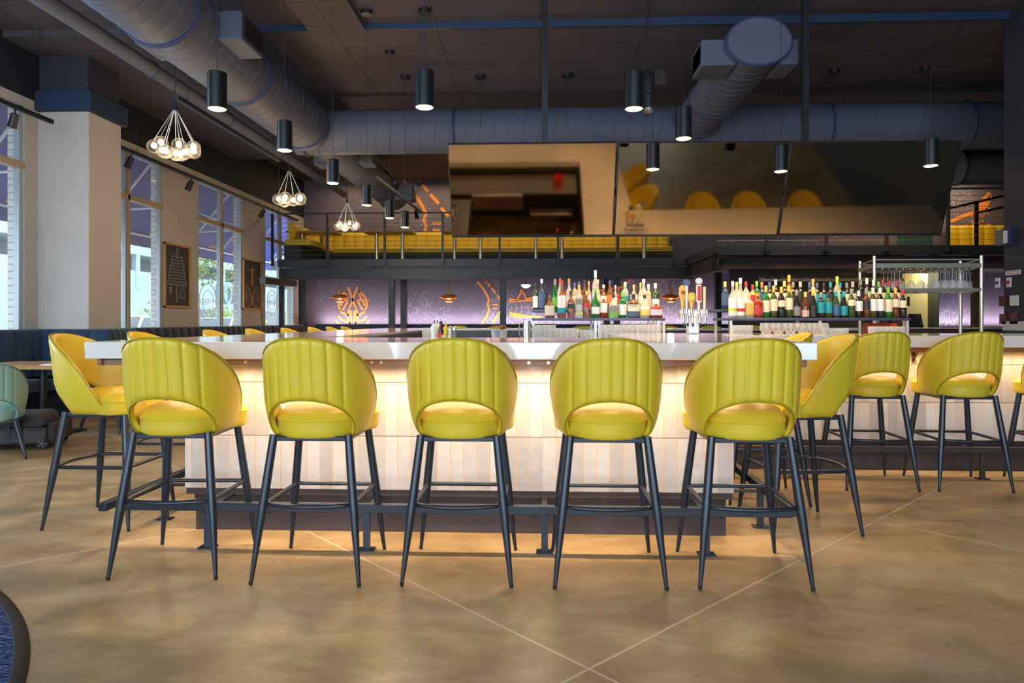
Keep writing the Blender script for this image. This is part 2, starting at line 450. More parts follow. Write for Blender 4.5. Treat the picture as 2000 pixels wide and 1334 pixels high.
half = [[(553, 122), (538, 160), (520, 210), (505, 255), (490, 285)],
        [(566, 158), (598, 182), (622, 222), (628, 268), (612, 300), (592, 298), (576, 270), (562, 245), (556, 222), (572, 232), (577, 208), (566, 158)],
        [(588, 215), (602, 240), (608, 268)],
        [(490, 290), (479, 330), (476, 370), (490, 398), (492, 413)],
        [(610, 300), (606, 322), (582, 328), (574, 345), (556, 335), (548, 350)],
        [(626, 348), (604, 378), (560, 396)], [(642, 384), (630, 412)], [(530, 305), (534, 350), (528, 378), (540, 412)]]
for h_ in half:
    for mir in (0, 1):
        pts = [(1032-x, y) if mir else (x, y) for x, y in h_]
        addto(lob, stroke(wallpts(pts, 560, 530, 4), .055))
lob.build('painted_lobster', orangep, wall_back, smooth=False)
wv = MB()
for pts, w in [([(1488, 78), (1545, 150), (1580, 220), (1570, 260), (1582, 300), (1560, 360), (1520, 410)], .06), ([(1670, 315), (1610, 405)], .06),
          ([(1610, 258), (1650, 258)], .05), ([(1610, 290), (1650, 290)], .05), ([(1552, 78), (1560, 88)], .06), ([(1570, 95), (1590, 120)], .06),
          ([(1600, 130), (1632, 170)], .06), ([(1642, 185), (1668, 225)], .06),
          ([(1738, 215), (1800, 225), (1825, 175), (1850, 165), (1870, 215), (1930, 205)], .06), ([(1738, 235), (1930, 225)], .05), ([(1825, 165), (1838, 140)], .06),
          ([(1738, 325), (1900, 355), (1990, 360)], .07), ([(1745, 345), (1840, 362)], .05)]:
    addto(wv, stroke(wallpts(pts, 560, 530, 4), w))
for x in (1760, 1800, 1840, 1880, 1920): addto(wv, stroke(wallpts([(x-4, 280), (x+4, 280)], 560, 530, 4), .05))
for pts, w in [([(1150, 70), (1240, 180), (1290, 255), (1330, 330), (1310, 385), (1330, 430), (1318, 470)], .085), ([(1268, 78), (1274, 84)], .08), ([(1300, 108), (1345, 160)], .085),
          ([(1362, 180), (1428, 255)], .085), ([(1445, 285), (1505, 355)], .085), ([(1380, 410), (1450, 410)], .07), ([(1380, 462), (1440, 462)], .07)]:
    addto(wv, stroke(wallpts(pts, 500, 334, 4), w))
for pts, w in [([(540, 720), (700, 650), (870, 590), (1090, 550)], .09), ([(940, 545), (990, 430), (1080, 330)], .12), ([(1010, 545), (1050, 440), (1090, 380)], .11), ([(730, 770), (750, 805)], .09),
          ([(830, 720), (870, 770)], .09), ([(980, 800), (1090, 770)], .09), ([(540, 795), (600, 800)], .08)]:
    addto(wv, stroke(wallpts(pts, 1780, 330, 7.02), w))
for x, y in ((940, 620), (975, 650), (1000, 615), (940, 660), (975, 715), (930, 735), (1040, 610), (830, 645), (870, 670), (960, 775)): addto(wv, stroke(wallpts([(x-8, y), (x+8, y)], 1780, 330, 7.02), .06))
for pts in ([(1340, 440), (1400, 350), (1450, 290)], [(1000, 1010), (1300, 960), (1400, 860), (1300, 840)]):
    addto(wv, stroke(wallpts(pts, 1000, 400, 6), .06))
wv.build('painted_ship_lines', orangep, wall_back, smooth=False)

# right wall (ends at Y = 8.15) and the far right wall
RX = 5.31
m = MB(); m.box(RX, -4.7, 0, RX+.5, 8.15, 5.3); struct(m.build('wall_right', wallnavy, smooth=False))
m = MB(); m.box(13, 8.1, 0, 13.2, 19, 5.3); m.box(RX+.5, 8.0, 0, 13.2, 8.15, 5.3); struct(m.build('wall_far_right', wallnavy, smooth=False))
m = MB(); m.box(RX-.012, 6.1, 1.067, RX, 8.16, 1.17); struct(m.build('trim_7', palesteel, smooth=False))
# wall behind the camera with three tall windows
m = MB(); yb0, yb1 = -4.9, -4.7
m.box(-6.75, yb0, 0, 6, yb1, .5); m.box(-6.75, yb0, 3.9, 6, yb1, 5.3)
RW = [(-5.8, -2.4), (-1.7, 1.7), (2.2, 4.9)]
e = -6.75
for a, b_ in RW: m.box(e, yb0, .5, a, yb1, 3.9); e = b_
m.box(e, yb0, .5, 6, yb1, 3.9)
struct(m.build('wall_front', cream, smooth=False))

# round carpet inlay at the lower left
cc = (-3.90, .80); Rr_ = 2.62
m = MB(); m.lathe([(0, .006), (Rr_-.08, .006)], (cc[0], cc[1], 0), 128)
cp = thing('round_carpet', 'round navy carpet with a dark rubber rim on the concrete floor', 'carpet', (cc[0], cc[1], 0))
MB().lathe([(Rr_-.050, 0), (Rr_-.050, .008), (0, .008)][::-1], (0, 0, 0), 160).build('carpet_pile', carpetm, cp)
MB().lathe([(Rr_-.052, .0), (Rr_-.050, .009), (Rr_-.044, .011), (Rr_-.012, .008), (Rr_, .0)], (0, 0, 0), 160).build('rubber_rim', mat('brown_black_rubber', (.028, .022, .02), .75, spec=.2), cp, angle=70)
cp.location = (cc[0], cc[1], .001)
bpy.data.meshes.remove(m.build('x', floorm).data) if False else None

# ================================================================ OUTSIDE
gnd = MB(); gnd.box(-60, -40, -.3, -6.72, 160, -.12); struct(gnd.build('ground', asphalt, smooth=False))
bd = thing('parking_garage', 'pale concrete building with open decks across the street', 'building', (-30, 60, -.12))
m = MB(); m.box(-34, 5, -.12, -30, 150, 4.9)
for z in (6.1, 8.0, 9.9, 11.8): m.box(-34, 5, z, -29.9, 150, z+.75)
m.box(-34, 5, 13.5, -30, 150, 16)
m.build('facade', garagem, bd, world=True, smooth=False)
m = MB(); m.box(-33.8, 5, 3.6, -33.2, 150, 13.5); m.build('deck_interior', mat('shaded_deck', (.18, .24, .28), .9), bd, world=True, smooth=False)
m = MB()
for y in range(8, 150, 7): m.box(-30.3, y, 3.6, -29.95, y+.5, 13.5)
m.build('pier', garagem, bd, world=True, smooth=False)
cu = bpy.data.curves.new('lettering', 'FONT'); cu.body = 'LOFT'; cu.size = 2.4; cu.extrude = .08; cu.align_x = 'CENTER'
lt = bpy.data.objects.new('shop_lettering', cu); C.objects.link(lt); lt.rotation_euler = (PI/2, 0, PI/2); lt.location = (-29.8-(-30), 5.3, 3.0); cu.materials.append(mat('grey_letters', (.25, .35, .38), .5)); lt = meshify(lt); lt.parent = bd
m = MB()
for k in range(4): m.box(-30.02, 24+k*16, -.1, -29.9, 32+k*16, 2.2)
m.build('shop_window', carglass, bd, world=True, smooth=False)
aw = thing('window_awning', 'navy cloth awning on white tubes outside the tall windows', 'awning', (-7.5, 12, 2.9))
m = MB(); m.poly([(-6.73, 5, 4.85), (-8.3, 5, 2.95), (-8.3, 21, 2.95), (-6.73, 21, 4.85)]); m.poly([(-8.3, 5, 2.95), (-8.3, 5, 2.72), (-8.3, 21, 2.72), (-8.3, 21, 2.95)])
o = m.build('cloth', awnm, aw, world=True, smooth=False); so = o.modifiers.new('s', 'SOLIDIFY'); so.thickness = .006
m = MB()
for k in range(9):
    y = 9+k*1.3; m.poly([(-7.9, y, 3.485), (-8.25, y, 3.005), (-8.25, y+.62, 3.005), (-7.9, y+.75, 3.485)])
    m.poly([(-7.6, y+.2, 3.9), (-7.7, y+.2, 3.76), (-7.7, y+.9, 3.76), (-7.6, y+.8, 3.9)])
o = m.build('painted_reflection', awno, aw, world=True, smooth=False); so = o.modifiers.new('s', 'SOLIDIFY'); so.thickness = .02  # reflections put in as solid orange patches on the cloth
m = MB()
for y in [6.2+1.6*k for k in range(10)]:
    m.tube([(-6.75, y, 4.75), (-8.22, y, 2.95)], .025, 6); m.tube([(-6.75, y, 3.3), (-8.0, y, 3.25)], .022, 6)
    m.tube([(-6.75, y, 3.3), (-7.75, y+.8, 3.62)], .022, 6)
m.tube([(-8.25, 5, 2.95), (-8.25, 21, 2.95)], .025, 6)
m.build('tube_frame', white, aw, world=True)

def make_car(x, y, rz, label):
    c = thing('parked_car', label, 'car', (x, y, -.12), rz)
    prof = [(-2.2, .35), (-2.25, .7), (-2.1, .95), (-1.5, 1.0), (-.9, 1.42), (.6, 1.45), (1.25, 1.02), (2.1, .88), (2.25, .6), (2.2, .35)]
    m = MB(); n = len(prof)
    for sx_, w in ((-1, .86), (1, .86)):
        for (py, pz) in prof: m.v.append((sx_*(w if pz < 1.01 else .68), py, pz))
    m.face(tuple(range(n))[::-1]); m.face(tuple(range(n, 2*n)))
    for i in range(n): m.face((i, (i+1) % n, n+(i+1) % n, n+i))
    m.build('body', carpaint, c, bev=.06, bevseg=3)
    m = MB()
    for sx_ in (-1, 1):
        m.poly([(sx_*.86, -1.45, 1.02), (sx_*.72, -.9, 1.38), (sx_*.72, .55, 1.40), (sx_*.86, 1.1, 1.04)][::sx_])
    m.poly([(-.78, 1.27, 1.04), (.78, 1.27, 1.04), (.64, .68, 1.42), (-.64, .68, 1.42)]); m.poly([(.78, -1.53, 1.02), (-.78, -1.53, 1.02), (-.64, -.95, 1.40), (.64, -.95, 1.40)])
    o = m.build('car_window', carglass, c, smooth=False); s_ = o.modifiers.new('s', 'SOLIDIFY'); s_.thickness = .03; s_.offset = 1
    for sy in (-1.35, 1.35):
        for sx_ in (-1, 1):
            w = MB(); w.tube([(sx_*.7, sy, .32), (sx_*.9, sy, .32)], .32, 20); w.build('wheel', rubber, c)
    return c
make_car(-10.6, 17.6, R(4), 'silver car parked just outside the windows, nearest of the two')
make_car(-12.2, 26.5, R(-3), 'silver car parked farther along the street')
def make_tree(name, x, y, h, r, zc, n, label, cat):
    t = thing(name, label, cat, (x, y, -.12))
    rr = random.Random(int(x*10+y)); m = MB()
    if cat == 'tree': m.tube([(0, 0, 0), (.05, 0, h*.4), (0, .05, h*.8)], [.12, .09, .04], 8)
    else: m.tube([(0, 0, 0), (0, 0, h*.6)], .05, 6)
    m.build('trunk', barkm, t)
    m = MB()
    for _ in range(n):
        d = Vector((rr.gauss(0, 1), rr.gauss(0, 1), rr.gauss(0, .9))).normalized()*r*rr.uniform(.35, 1)
        p = d+Vector((0, 0, zc)); a = Vector((rr.gauss(0, 1), rr.gauss(0, 1), rr.gauss(0, 1))).normalized(); b = a.cross(Vector((0, 0, 1))).normalized(); s = rr.uniform(.05, .13)
        m.poly([p-a*s, p+b*s*.5, p+a*s, p-b*s*.5])
    m.build('foliage', leafm, t, smooth=False)
make_tree('street_tree', -10.2, 20.0, 3.8, 1.05, 3.3, 800, 'leafy green street tree outside the second window', 'tree')
make_tree('street_tree', -20.5, 47.0, 5.5, 1.9, 4.4, 700, 'small street tree far along the street, against the pale building', 'tree')
for k, (x, y) in enumerate(((-15.5, 27.5), (-13.5, 31), (-17, 36))):
    make_tree('roadside_shrub', x, y, 1.4, 1.0, 1.2, 700, ['yellow-green shrub seen low through the first window', 'yellow-green shrub beyond the parked cars', 'yellow-green shrub farthest along the street'][k], 'shrub')

# ================================================================ BAR COUNTER
ZT = 1.067; ZB = .980
bar = thing('bar_counter', 'long white tiled bar counter with pale quartz top and overhang', 'bar counter', (0, 4, 0))
top = MB()
OL, OR, OF, IF_ = -2.332, 1.355, 3.44, 4.40
RB = 5.17; RI = 6.10; IL = -1.42; IRX = .55; BY0, BY1 = 9.4, 10.4; RE = RX
# top built from abutting slabs (one continuous worktop)
outl = [(OL, OF), (OR, OF), (OR, RB), (RE, RB), (RE, RI), (IRX, RI), (IRX, IF_), (IL, IF_), (IL, BY0), (4.3, BY0), (4.3, BY1), (OL, BY1)]
top.prism(outl, ZB, ZT)
top.build('worktop', quartz, bar, bev=.004, world=True)
fr = MB()
fr.bar((OL+.03, OF+.06, ZB-.018), (OR-.03, OF+.06, ZB-.018), .012, .036); fr.bar((OL+.06, OF+.03, ZB-.018), (OL+.06, BY1-.03, ZB-.018), .012, .036)
fr.bar((OR-.06, OF+.03, ZB-.018), (OR-.06, RB+.03, ZB-.018), .012, .036); fr.bar((OR-.03, RB+.06, ZB-.018), (RE, RB+.06, ZB-.018), .012, .036)
fr.box(OL+.04, OF+.05, ZB-.006, OR-.04, 3.76, ZB); fr.box(OL+.04, OF+.05, ZB-.006, -1.98, BY1, ZB); fr.box(OR-.32, RB+.05, ZB-.006, RE, 5.5, ZB); fr.box(1.04, OF+.05, ZB-.006, OR-.04, RB+.1, ZB)
fr.build('steel_support', brown_steel, bar, world=True, bev=.002)
for k, px in enumerate((727, 745, 1033, 1071, 1420, 480)):
    sx_ = at(px, OF+.055); MB().tube([(sx_, OF+.048, ZB-.018), (sx_, OF+.054, ZB-.018)], .008, 10).build('screw', steel, bar, world=True)
tile = MB(); TZ0, TZ1 = .243, ZB-.006
tile.box(-1.98, 3.77, TZ0, 1.04, 3.85, TZ1)
tile.box(-1.98, 3.85, TZ0, -1.90, 10.1, TZ1)
tile.box(.96, 3.85, TZ0, 1.04, 5.5, TZ1)
tile.box(.96, 5.50, TZ0, RE, 5.58, TZ1)
tile.box(-1.90, 10.02, TZ0, 4.0, 10.1, TZ1)
tile.build('tiled_front', tilem, bar, world=True, smooth=False)
kb = MB()
kb.box(-1.94, 3.815, 0, 1.01, 3.86, TZ0); kb.box(-1.935, 3.86, 0, -1.89, 10.05, TZ0); kb.box(.96, 3.86, 0, 1.005, 5.6, TZ0); kb.box(1.0, 5.57, 0, RE, 5.62, TZ0)
kb.box(-1.975, 3.775, TZ0-.035, 1.035, 3.82, TZ0-.002); kb.box(1.0, 5.51, TZ0-.035, RE, 5.57, TZ0-.002)
kb.build('kick_plate', kick, bar, world=True, smooth=False)
for px in (395, 525, 890, 1045, 1300, 1410):
    X = at(px, 3.815); MB().tube([(X, 3.806, .1), (X, 3.816, .1)], .009, 8).build('screw', blacks, bar, world=True)
inn = MB()    # inner (bartender) faces, dark
inn.box(-1.90, 4.33, .1, .60, 4.37, ZB); inn.box(-1.50, 4.37, .1, -1.46, 9.45, ZB); inn.box(-1.46, 9.45, .1, 4.2, 9.5, ZB); inn.box(.60, 4.37, .1, .64, 6.02, ZB); inn.box(.64, 5.98, .1, RE, 6.02, ZB); inn.box(IL+.01, BY0-.012, .9, 4.3, BY0-.002, ZT-.022); inn.box(IL+.002, IF_+.01, .9, IL+.012, BY0-.01, ZT-.022)
inn.build('inner_panel', mat('dark_bar_interior', (.03, .028, .032), .4), bar, world=True, smooth=False)
sink = MB(); sink.box(-1.44, 5.0, .86, -.95, 9.3, .88); sink.box(-1.40, 4.42, .84, .50, 4.85, .86)
sink.build('work_shelf', steel, bar, world=True, smooth=False)
# clutter in the bartender's well, seen mirrored in the screens
for nm, x0, y0, z0, x1, y1, z1, mt in (('ice_bin', -.95, 4.46, .60, -.25, 4.88, .845, steel), ('bottle_rail', -.15, 4.86, .55, .45, 4.98, .60, steel), ('bar_mat', -.9, 4.95, .0, .55, 6.18, .02, mat('dark_red_mat', (.12, .012, .01), .7))):
    o = MB().box(x0, y0, z0, x1, y1, z1).build(nm, mt, bev=.008); tag(o, {'ice_bin': 'steel ice bin behind the near counter, mirrored in the left screen', 'bottle_rail': 'steel bottle rail behind the near counter', 'bar_mat': 'dark red rubber mat on the floor behind the bar'}[nm], {'ice_bin': 'ice bin', 'bottle_rail': 'rail', 'bar_mat': 'mat'}[nm])
for k, (x, y, r_) in enumerate(((-1.2, 5.3, .09), (-1.22, 5.6, .11), (-1.18, 5.95, .08), (-1.2, 6.3, .12))):
    o = MB().lathe([(r_*.9, 0), (r_, .12), (r_*.93, .12), (r_*.85, .01), (0, .01)], n=24).build('mixing_bowl', steel); o.location = (x, y, .88); tag(o, 'round steel container on the shelf inside the left arm', 'bowl', 'steel containers inside the left arm')
o = MB().lathe([(.07, 0), (.08, .14), (.075, .14), (.065, .10), (0, .10)], n=24).build('cherry_tub', redp); o.location = (.25, 4.66, .86); tag(o, 'round red tub on the shelf behind the near counter', 'tub')
# coat hook under right counter
hk = MB(); hx = at(1785, 5.49); hz = 0.90
hk.tube([(hx, 5.49, hz+.02), (hx, 5.46, hz), (hx, 5.44, hz+.03), (hx+.01, 5.43, hz+.06)], .006, 6); hk.tube([(hx, 5.49, hz-.02), (hx, 5.46, hz-.05), (hx-.02, 5.44, hz-.04)], .006, 6); hk.box(hx-.012, 5.488, hz-.05, hx+.012, 5.5, hz+.04)
hk.build('coat_hook', mat('bronze_hook', (.12, .07, .04), .35, metal=.8), bar, world=True)

# foot rail
fo = thing('foot_rail', 'low square steel foot rail running round the near bar counter', 'foot rail', (0, 3.49, 0))
m = MB(); m.bar((-2.16, 3.49, .22), (1.245, 3.49, .22), .042, .042); m.build('rail', legm, fo, world=True, bev=.003)
m = MB(); m.bar((-2.24, 3.44, .22), (-2.24, 10.0, .22), .042, .042); m.build('rail', legm, fo, world=True, bev=.003)
m = MB(); m.bar((1.27, 3.49, .22), (1.27, 5.2, .22), .042, .042); m.build('rail', legm, fo, world=True, bev=.003)
m = MB()
def support(X, Y, dx, dy):
    s = MB(); s.bar((X, Y, .2), (X, Y, .0), .034, .02); s.box(X-.042, Y-.03, 0, X+.042, Y+.03, .008)
    s.bar((X, Y, .205), (X+dx, Y+dy, .205), .03, .012); return s
for X in (-1.72, -.89, .02, .83): support(X, 3.505, 0, .31).build('support_post', legm, fo, world=True)
for Y in (4.0, 5.3, 6.6): support(-2.22, Y, .3, 0).build('support_post', legm, fo, world=True)
support(1.25, 3.99, -.24, 0).build('support_post', legm, fo, world=True)
fo2 = thing('foot_rail', 'low square steel foot rail below the right-hand counter', 'foot rail', (3.2, 5.22, 0))
m = MB(); m.bar((1.3, 5.25, .22), (RE, 5.25, .22), .042, .042); m.build('rail', kick, fo2, world=True, bev=.003)
for X in (1.9, 3.27, 4.6): support(X, 5.26, 0, .31).build('support_post', kick, fo2, world=True)

# ================================================================ STOOLS
ZTOP = [(0, 1.096), (12, 1.094), (25, 1.084), (41, 1.057), (54, 1.021), (62, .990), (70, .955), (80, .905), (90, .842), (100, .765), (108, .695), (112, .665)]
RXT = [(.64, .203), (.655, .214), (.68, .227), (.72, .241), (.76, .250), (.82, .259), (.90, .263), (1.0, .262), (1.1, .258)]
RYR = [(.64, .232), (.655, .252), (.68, .268), (.75, .284), (.85, .300), (.95, .312), (1.1, .338)]
def shell_pt(th, z, inset=0, groove=True):
    a = R(th); c_, s_ = math.cos(a), math.sin(a)
    rx = lerp_table(RXT, z); ryr = lerp_table(RYR, z)
    ry = ryr if c_ > 0 else .25
    # flatten the back a little, keep it round
    if c_ > 0: ry = .25+(ryr-.25)*min(1, c_*1.6)
    x = rx*math.copysign(abs(s_)**.92, s_); y = -ry*c_
    d = Vector((s_, -c_)); off = -inset
    if groove:
        fade = max(0, min(1, (.215-abs(x))/.05))*max(0, min(1, (z-.66)/.1))
        if fade > 0:
            ds = abs(x/.0565-round(x/.0565))*.0565; off += fade*(-.0055*math.exp(-(ds/.0055)**2)+.0035*math.sin(PI*min(1, ds/.02825)/2))
    return Vector((x+d.x*off, y+d.y*off, z))
def zbot(th):
    t = abs(th)/62
    return .641+.185*(max(0, 1-t*t))**.64 if t < 1 else .641+.010*(abs(th)-62)/47
def ztop(th): return lerp_table(ZTOP, abs(th))
def make_shell(dz):
    NT, NV = 190, 18; T = .030; m = MB(); TH = 111.5
    ths = [-TH+2*TH*i/NT for i in range(NT+1)]
    grid_o = []; grid_i = []
    for th in ths:
        zb, zt = zbot(th), ztop(th)
        co, ci = [], []
        for j in range(NV+1):
            v = j/NV; z = zb+(zt-zb)*v
            edge = min(v, 1-v)*(zt-zb)
            rnd_ = max(0, 1-edge/.014)**2*.007
            p = shell_pt(th, z, rnd_); co.append(len(m.v)); m.v.append((p.x, p.y, p.z-dz))
            p = shell_pt(th, z, T-rnd_, False); ci.append(len(m.v)); m.v.append((p.x, p.y, p.z-dz))
        grid_o.append(co); grid_i.append(ci)
    for i in range(NT):
        for j in range(NV):
            m.face((grid_o[i][j], grid_o[i+1][j], grid_o[i+1][j+1], grid_o[i][j+1]))
            m.face((grid_i[i][j], grid_i[i][j+1], grid_i[i+1][j+1], grid_i[i+1][j]))
        m.face((grid_o[i][NV], grid_o[i+1][NV], grid_i[i+1][NV], grid_i[i][NV]))
        m.face((grid_o[i][0], grid_i[i][0], grid_i[i+1][0], grid_o[i+1][0]))
    for i in (0, NT):
        for j in range(NV):
            q = (grid_o[i][j], grid_o[i][j+1], grid_i[i][j+1], grid_i[i][j]); m.face(q if i == 0 else q[::-1])
    # piping loops
    pp = MB(); ev = ths[::3]+[ths[-1]]
    pp.tube([shell_pt(t, ztop(t), .002, False)-Vector((0, 0, dz-.002)) for t in ev], .0042, 6)
    ar = [t for t in ths if abs(t) <= 63][::2]
    pp.tube([shell_pt(t, zbot(t), .004, False)-Vector((0, 0, dz+.001)) for t in ar], .0042, 6)
    for sg in (-1, 1):
        pp.tube([shell_pt(sg*TH, .651+(.665-.651)*k, .004, False)-Vector((0, 0, dz)) for k in (0, 1)], .0042, 6)
    return m, pp
def seat_mb(dz):
    m = MB(); n = 64
    lay = [(.93, .642), (.965, .647), (.985, .658), (.995, .68), (1.0, .712), (1.004, .7165), (1.012, .7195), (1.004, .7225), (.992, .727), (.95, .745), (.86, .761), (.70, .773), (.45, .780), (.2, .782), (0, .782)]
    for sc_, z in lay:
        for j in range(n):
            t = 2*PI*j/n; c_, s_ = math.cos(t), math.sin(t)
            if s_ >= 0: y = .028+.232*abs(s_)**.82
            else: y = .028-.246*abs(s_)
            k = max(0, min(1, (y-.03)/.13)); k = k*k*(3-2*k)
            W = .208+.054*k
            x = W*math.copysign(abs(c_)**(.80 if s_ >= 0 else .90), c_)
            zz = z-(.012*max(0, (y-.1)/.16) if z > .74 else 0)
            m.v.append((x*sc_, .028+(y-.028)*sc_, zz-dz))
    k = len(lay)
    for i in range(k-1):
        for j in range(n): m.face((i*n+j, i*n+(j+1) % n, (i+1)*n+(j+1) % n, (i+1)*n+j))
    m.face(tuple(reversed(range(n))))
    return m
def make_stool(name, label, cat, dz, leather_, pipe_, foot=True):
    t = thing(name, label, cat)
    sh, pp = make_shell(dz)
    b = sh.build('backrest', leather_, t, angle=75); pp.build('piping', pipe_, b)
    seat_mb(dz).build('seat', leather_, t, angle=60)
    zt = .650-dz
    ap = MB()
    for sx_ in (-1, 1):
        ap.bar((sx_*.165, -.155, zt-.012), (sx_*.165, .175, zt-.012), .03, .022)
    for y in (-.16, .18):
        ap.bar((-.17, y, zt-.012), (.17, y, zt-.012), .03, .022)
    ap.build('under_frame', legm, t, bev=.004)
    for sx_ in (-1, 1):
        for ty, fy in ((-.165, -.252), (.180, .245)):
            tp = Vector((sx_*.172, ty, zt+.004)); ft = Vector((sx_*.243, fy, .004)); pts = []; rs = []
            for k, r_ in ((0, .0185), (.25, .0195), (.5, .0205), (.56, .0200), (.8, .0135), (.985, .0088), (1, .0075)):
                pts.append(tp.lerp(ft, k)); rs.append(r_)
            lg = MB().tube(pts, rs, 14).build('leg', legm, t)
            MB().tube([ft+Vector((0, 0, .012)), ft-Vector((0, 0, .004))], [.0095, .0085], 10).build('foot_cap', rubber, lg)
    if foot:
        z = .345; k = (.645-z)/.641; hx_ = .172+.071*k; yr = -.165-.087*k; yf = .18+.065*k
        fr_ = MB(); arc = [(-hx_, yr+.01, z)]
        pts = [(-hx_+.004, yf-.01, z), (-hx_+.004, yr+.06, z), (-hx_+.012, yr+.02, z), (-hx_+.035, yr-.004, z)]
        for q in range(1, 12):
            x = -hx_+.035+(2*hx_-.07)*q/12; pts.append((x, yr-.004-.034*math.sin(PI*q/12), z))
        pts += [(hx_-.035, yr-.004, z), (hx_-.012, yr+.02, z), (hx_-.004, yr+.06, z), (hx_-.004, yf-.01, z)]
        fr_.tube(pts, .0105, 10); fr_.tube([(-hx_, yf, z+.0), (hx_, yf, z+.0)], .0105, 10)
        fr_.build('footrest', legm, t)
    return t
stool = make_stool('bar_stool', 'x', 'bar stool', 0, leather, leather_pipe)
SK = kids_of(stool)
places = []
f5 = [(-1.728, 3.313, 3), (-1.045, 3.272, 0), (-.372, 3.288, 0), (.305, 3.283, 0), (.939, 3.302, 0)]
w5 = ['leftmost of the five seen from behind at the near counter', 'second from left of the five at the near counter', 'middle one of the five seen from behind', 'fourth from left of the five at the near counter', 'rightmost of the five seen from behind at the near counter']
for (x, y, a), w in zip(f5, w5): places.append((x, y, R(a), 'yellow leather bar stool, '+w, 'bar stools along the near counter'))
for i, y in enumerate((4.0, 4.75, 5.81, 6.65, 7.56, 8.44, 9.17, 9.85)):
    w = ['turned sideways at the left corner, showing its inner side', 'just behind the left corner stool', 'third along the left arm from the near corner', 'fourth along the left arm from the near corner', 'fifth along the left arm, top showing above the counter', 'sixth along the left arm, small yellow top showing', 'seventh along the left arm, next to last', 'farthest along the left arm of the bar'][i]
    places.append((-2.536 if i else -2.54, y, R(-90), 'yellow bar stool '+w, 'bar stools along the left arm'))
places.append((1.475, 4.05, R(96), 'yellow bar stool facing left at the right end of the near counter', 'bar stools at the right corner'))
places.append((1.46, 4.69, R(88), 'yellow bar stool half hidden behind the one facing left at the right corner', 'bar stools at the right corner'))
for x, a, w in ((2.36, -1, 'leftmost of three at the right-hand counter'), (2.99, -2, 'middle of three at the right-hand counter, by the coat hook'), (3.73, -2, 'cut off by the right edge of the photo')):
    places.append((x, 5.11, R(a), 'yellow leather bar stool, '+w, 'bar stools at the right-hand counter'))
for i, px in enumerate((888, 970, 1056, 1142, 1228, 1313, 1400, 1486)):
    w = ['behind the condiment bottles', 'above the plant pots', 'behind the left stack of pint glasses', 'behind the left bottle shelf', 'behind the middle of the left bottle shelf', 'left of the beer taps', 'right of the beer taps', 'behind the right bottle shelf'][i]
    places.append((at(px, 10.62), 10.72, R(180), 'yellow bar stool top across the far counter, '+w, 'bar stools across the far counter'))
for i, (x, y, a, lab, g) in enumerate(places):
    if i == 0:
        stool.location = (x, y, 0); stool.rotation_euler = (0, 0, a); stool['label'] = lab; stool['group'] = g
    else: copy_tree(stool, (x, y, 0), a, lab, g, SK)
# teal dining chairs
chair = make_stool('dining_chair', 'pale teal dining chair at the left edge, its arched back to us', 'chair', .35, teal, teal_pipe, False)
CK = kids_of(chair)
chair.scale = (1.1, 1.1, 1.1); chair.location = (at(-24, 5.75), 5.75, 0); chair.rotation_euler = (0, 0, R(38)); chair['group'] = 'teal dining chairs'
copy_tree(chair, (-4.55, 7.3, 0), R(75), 'teal dining chair half hidden behind the left corner bar stool', 'teal dining chairs', CK)
copy_tree(chair, (-4.5, 8.9, 0), R(85), 'teal dining chair farther back, seen between bar stool legs', 'teal dining chairs', CK)

# ================================================================ LEFT BANQUETTES AND TABLES
def banquette(name, segs, h, seat_z, depth, m_, base_m, label, cat, zbase=0, ch=.26, group=None):
    """segs: list of (x0,y0,x1,y1,nx,ny): back line and the normal pointing to the sitter"""
    s0 = segs[0]; t = thing(name, label, cat, ((s0[0]+s0[2])/2, (s0[1]+s0[3])/2, zbase), 0, group)
    for (x0, y0, x1, y1, nx, ny) in segs:
        L = math.hypot(x1-x0, y1-y0); ux, uy = (x1-x0)/L, (y1-y0)/L
        k = max(1, round(L/ch)); w = L/k; mb = MB(); nseg = 8
        zs = [seat_z-.02, seat_z+.1, h-.08, h-.03, h-.008, h]
        dd = [.0, .0, -.02, -.035, -.06, -.10]
        cols = []
        for i in range(k):
            for j in range(nseg+(1 if i == k-1 else 0)):
                a = (i+j/nseg)*w; bul = .035*math.sqrt(max(0, 1-(2*j/nseg-1)**2))
                cols.append((a, bul if j < nseg else 0))
        n0 = len(mb.v)
        for a, bu in cols:
            for z, d in zip(zs, dd):
                q = .14+bu+d; mb.v.append((x0+ux*a+nx*q, y0+uy*a+ny*q, zbase+z))
            mb.v.append((x0+ux*a, y0+uy*a, zbase+h)); 
        K = len(zs)+1
        flip = (ux*ny-uy*nx) > 0
        for i in range(len(cols)-1):
            for j in range(K-1):
                q = (n0+i*K+j, n0+(i+1)*K+j, n0+(i+1)*K+j+1, n0+i*K+j+1); mb.face(q[::-1] if flip else q)
        mb.build('back_cushion', m_, t, world=True, angle=60)
        sb = MB(); sb.bar((x0+nx*depth/2+nx*.04, y0+ny*depth/2+ny*.04, zbase+seat_z-.07), (x1+nx*depth/2+nx*.04, y1+ny*depth/2+ny*.04, zbase+seat_z-.07), depth, .14)
        sb.build('seat_cushion', m_, t, world=True, bev=.03, bevseg=3)
        bb = MB(); bb.bar((x0+nx*.22, y0+ny*.22, zbase+(seat_z-.14)/2), (x1+nx*.22, y1+ny*.22, zbase+(seat_z-.14)/2), .40, seat_z-.14)
        bb.build('plinth', base_m, t, world=True)
    return t
banquette('channel_banquette', [(-6.45, 4.6, -6.45, 8.60, 1, 0), (-6.44, 8.62, -5.44, 8.62, 0, -1)], 1.07, .48, .55, navyv, blacks, 'navy channel-tufted banquette at the left edge, in front of the cream column', 'banquette')
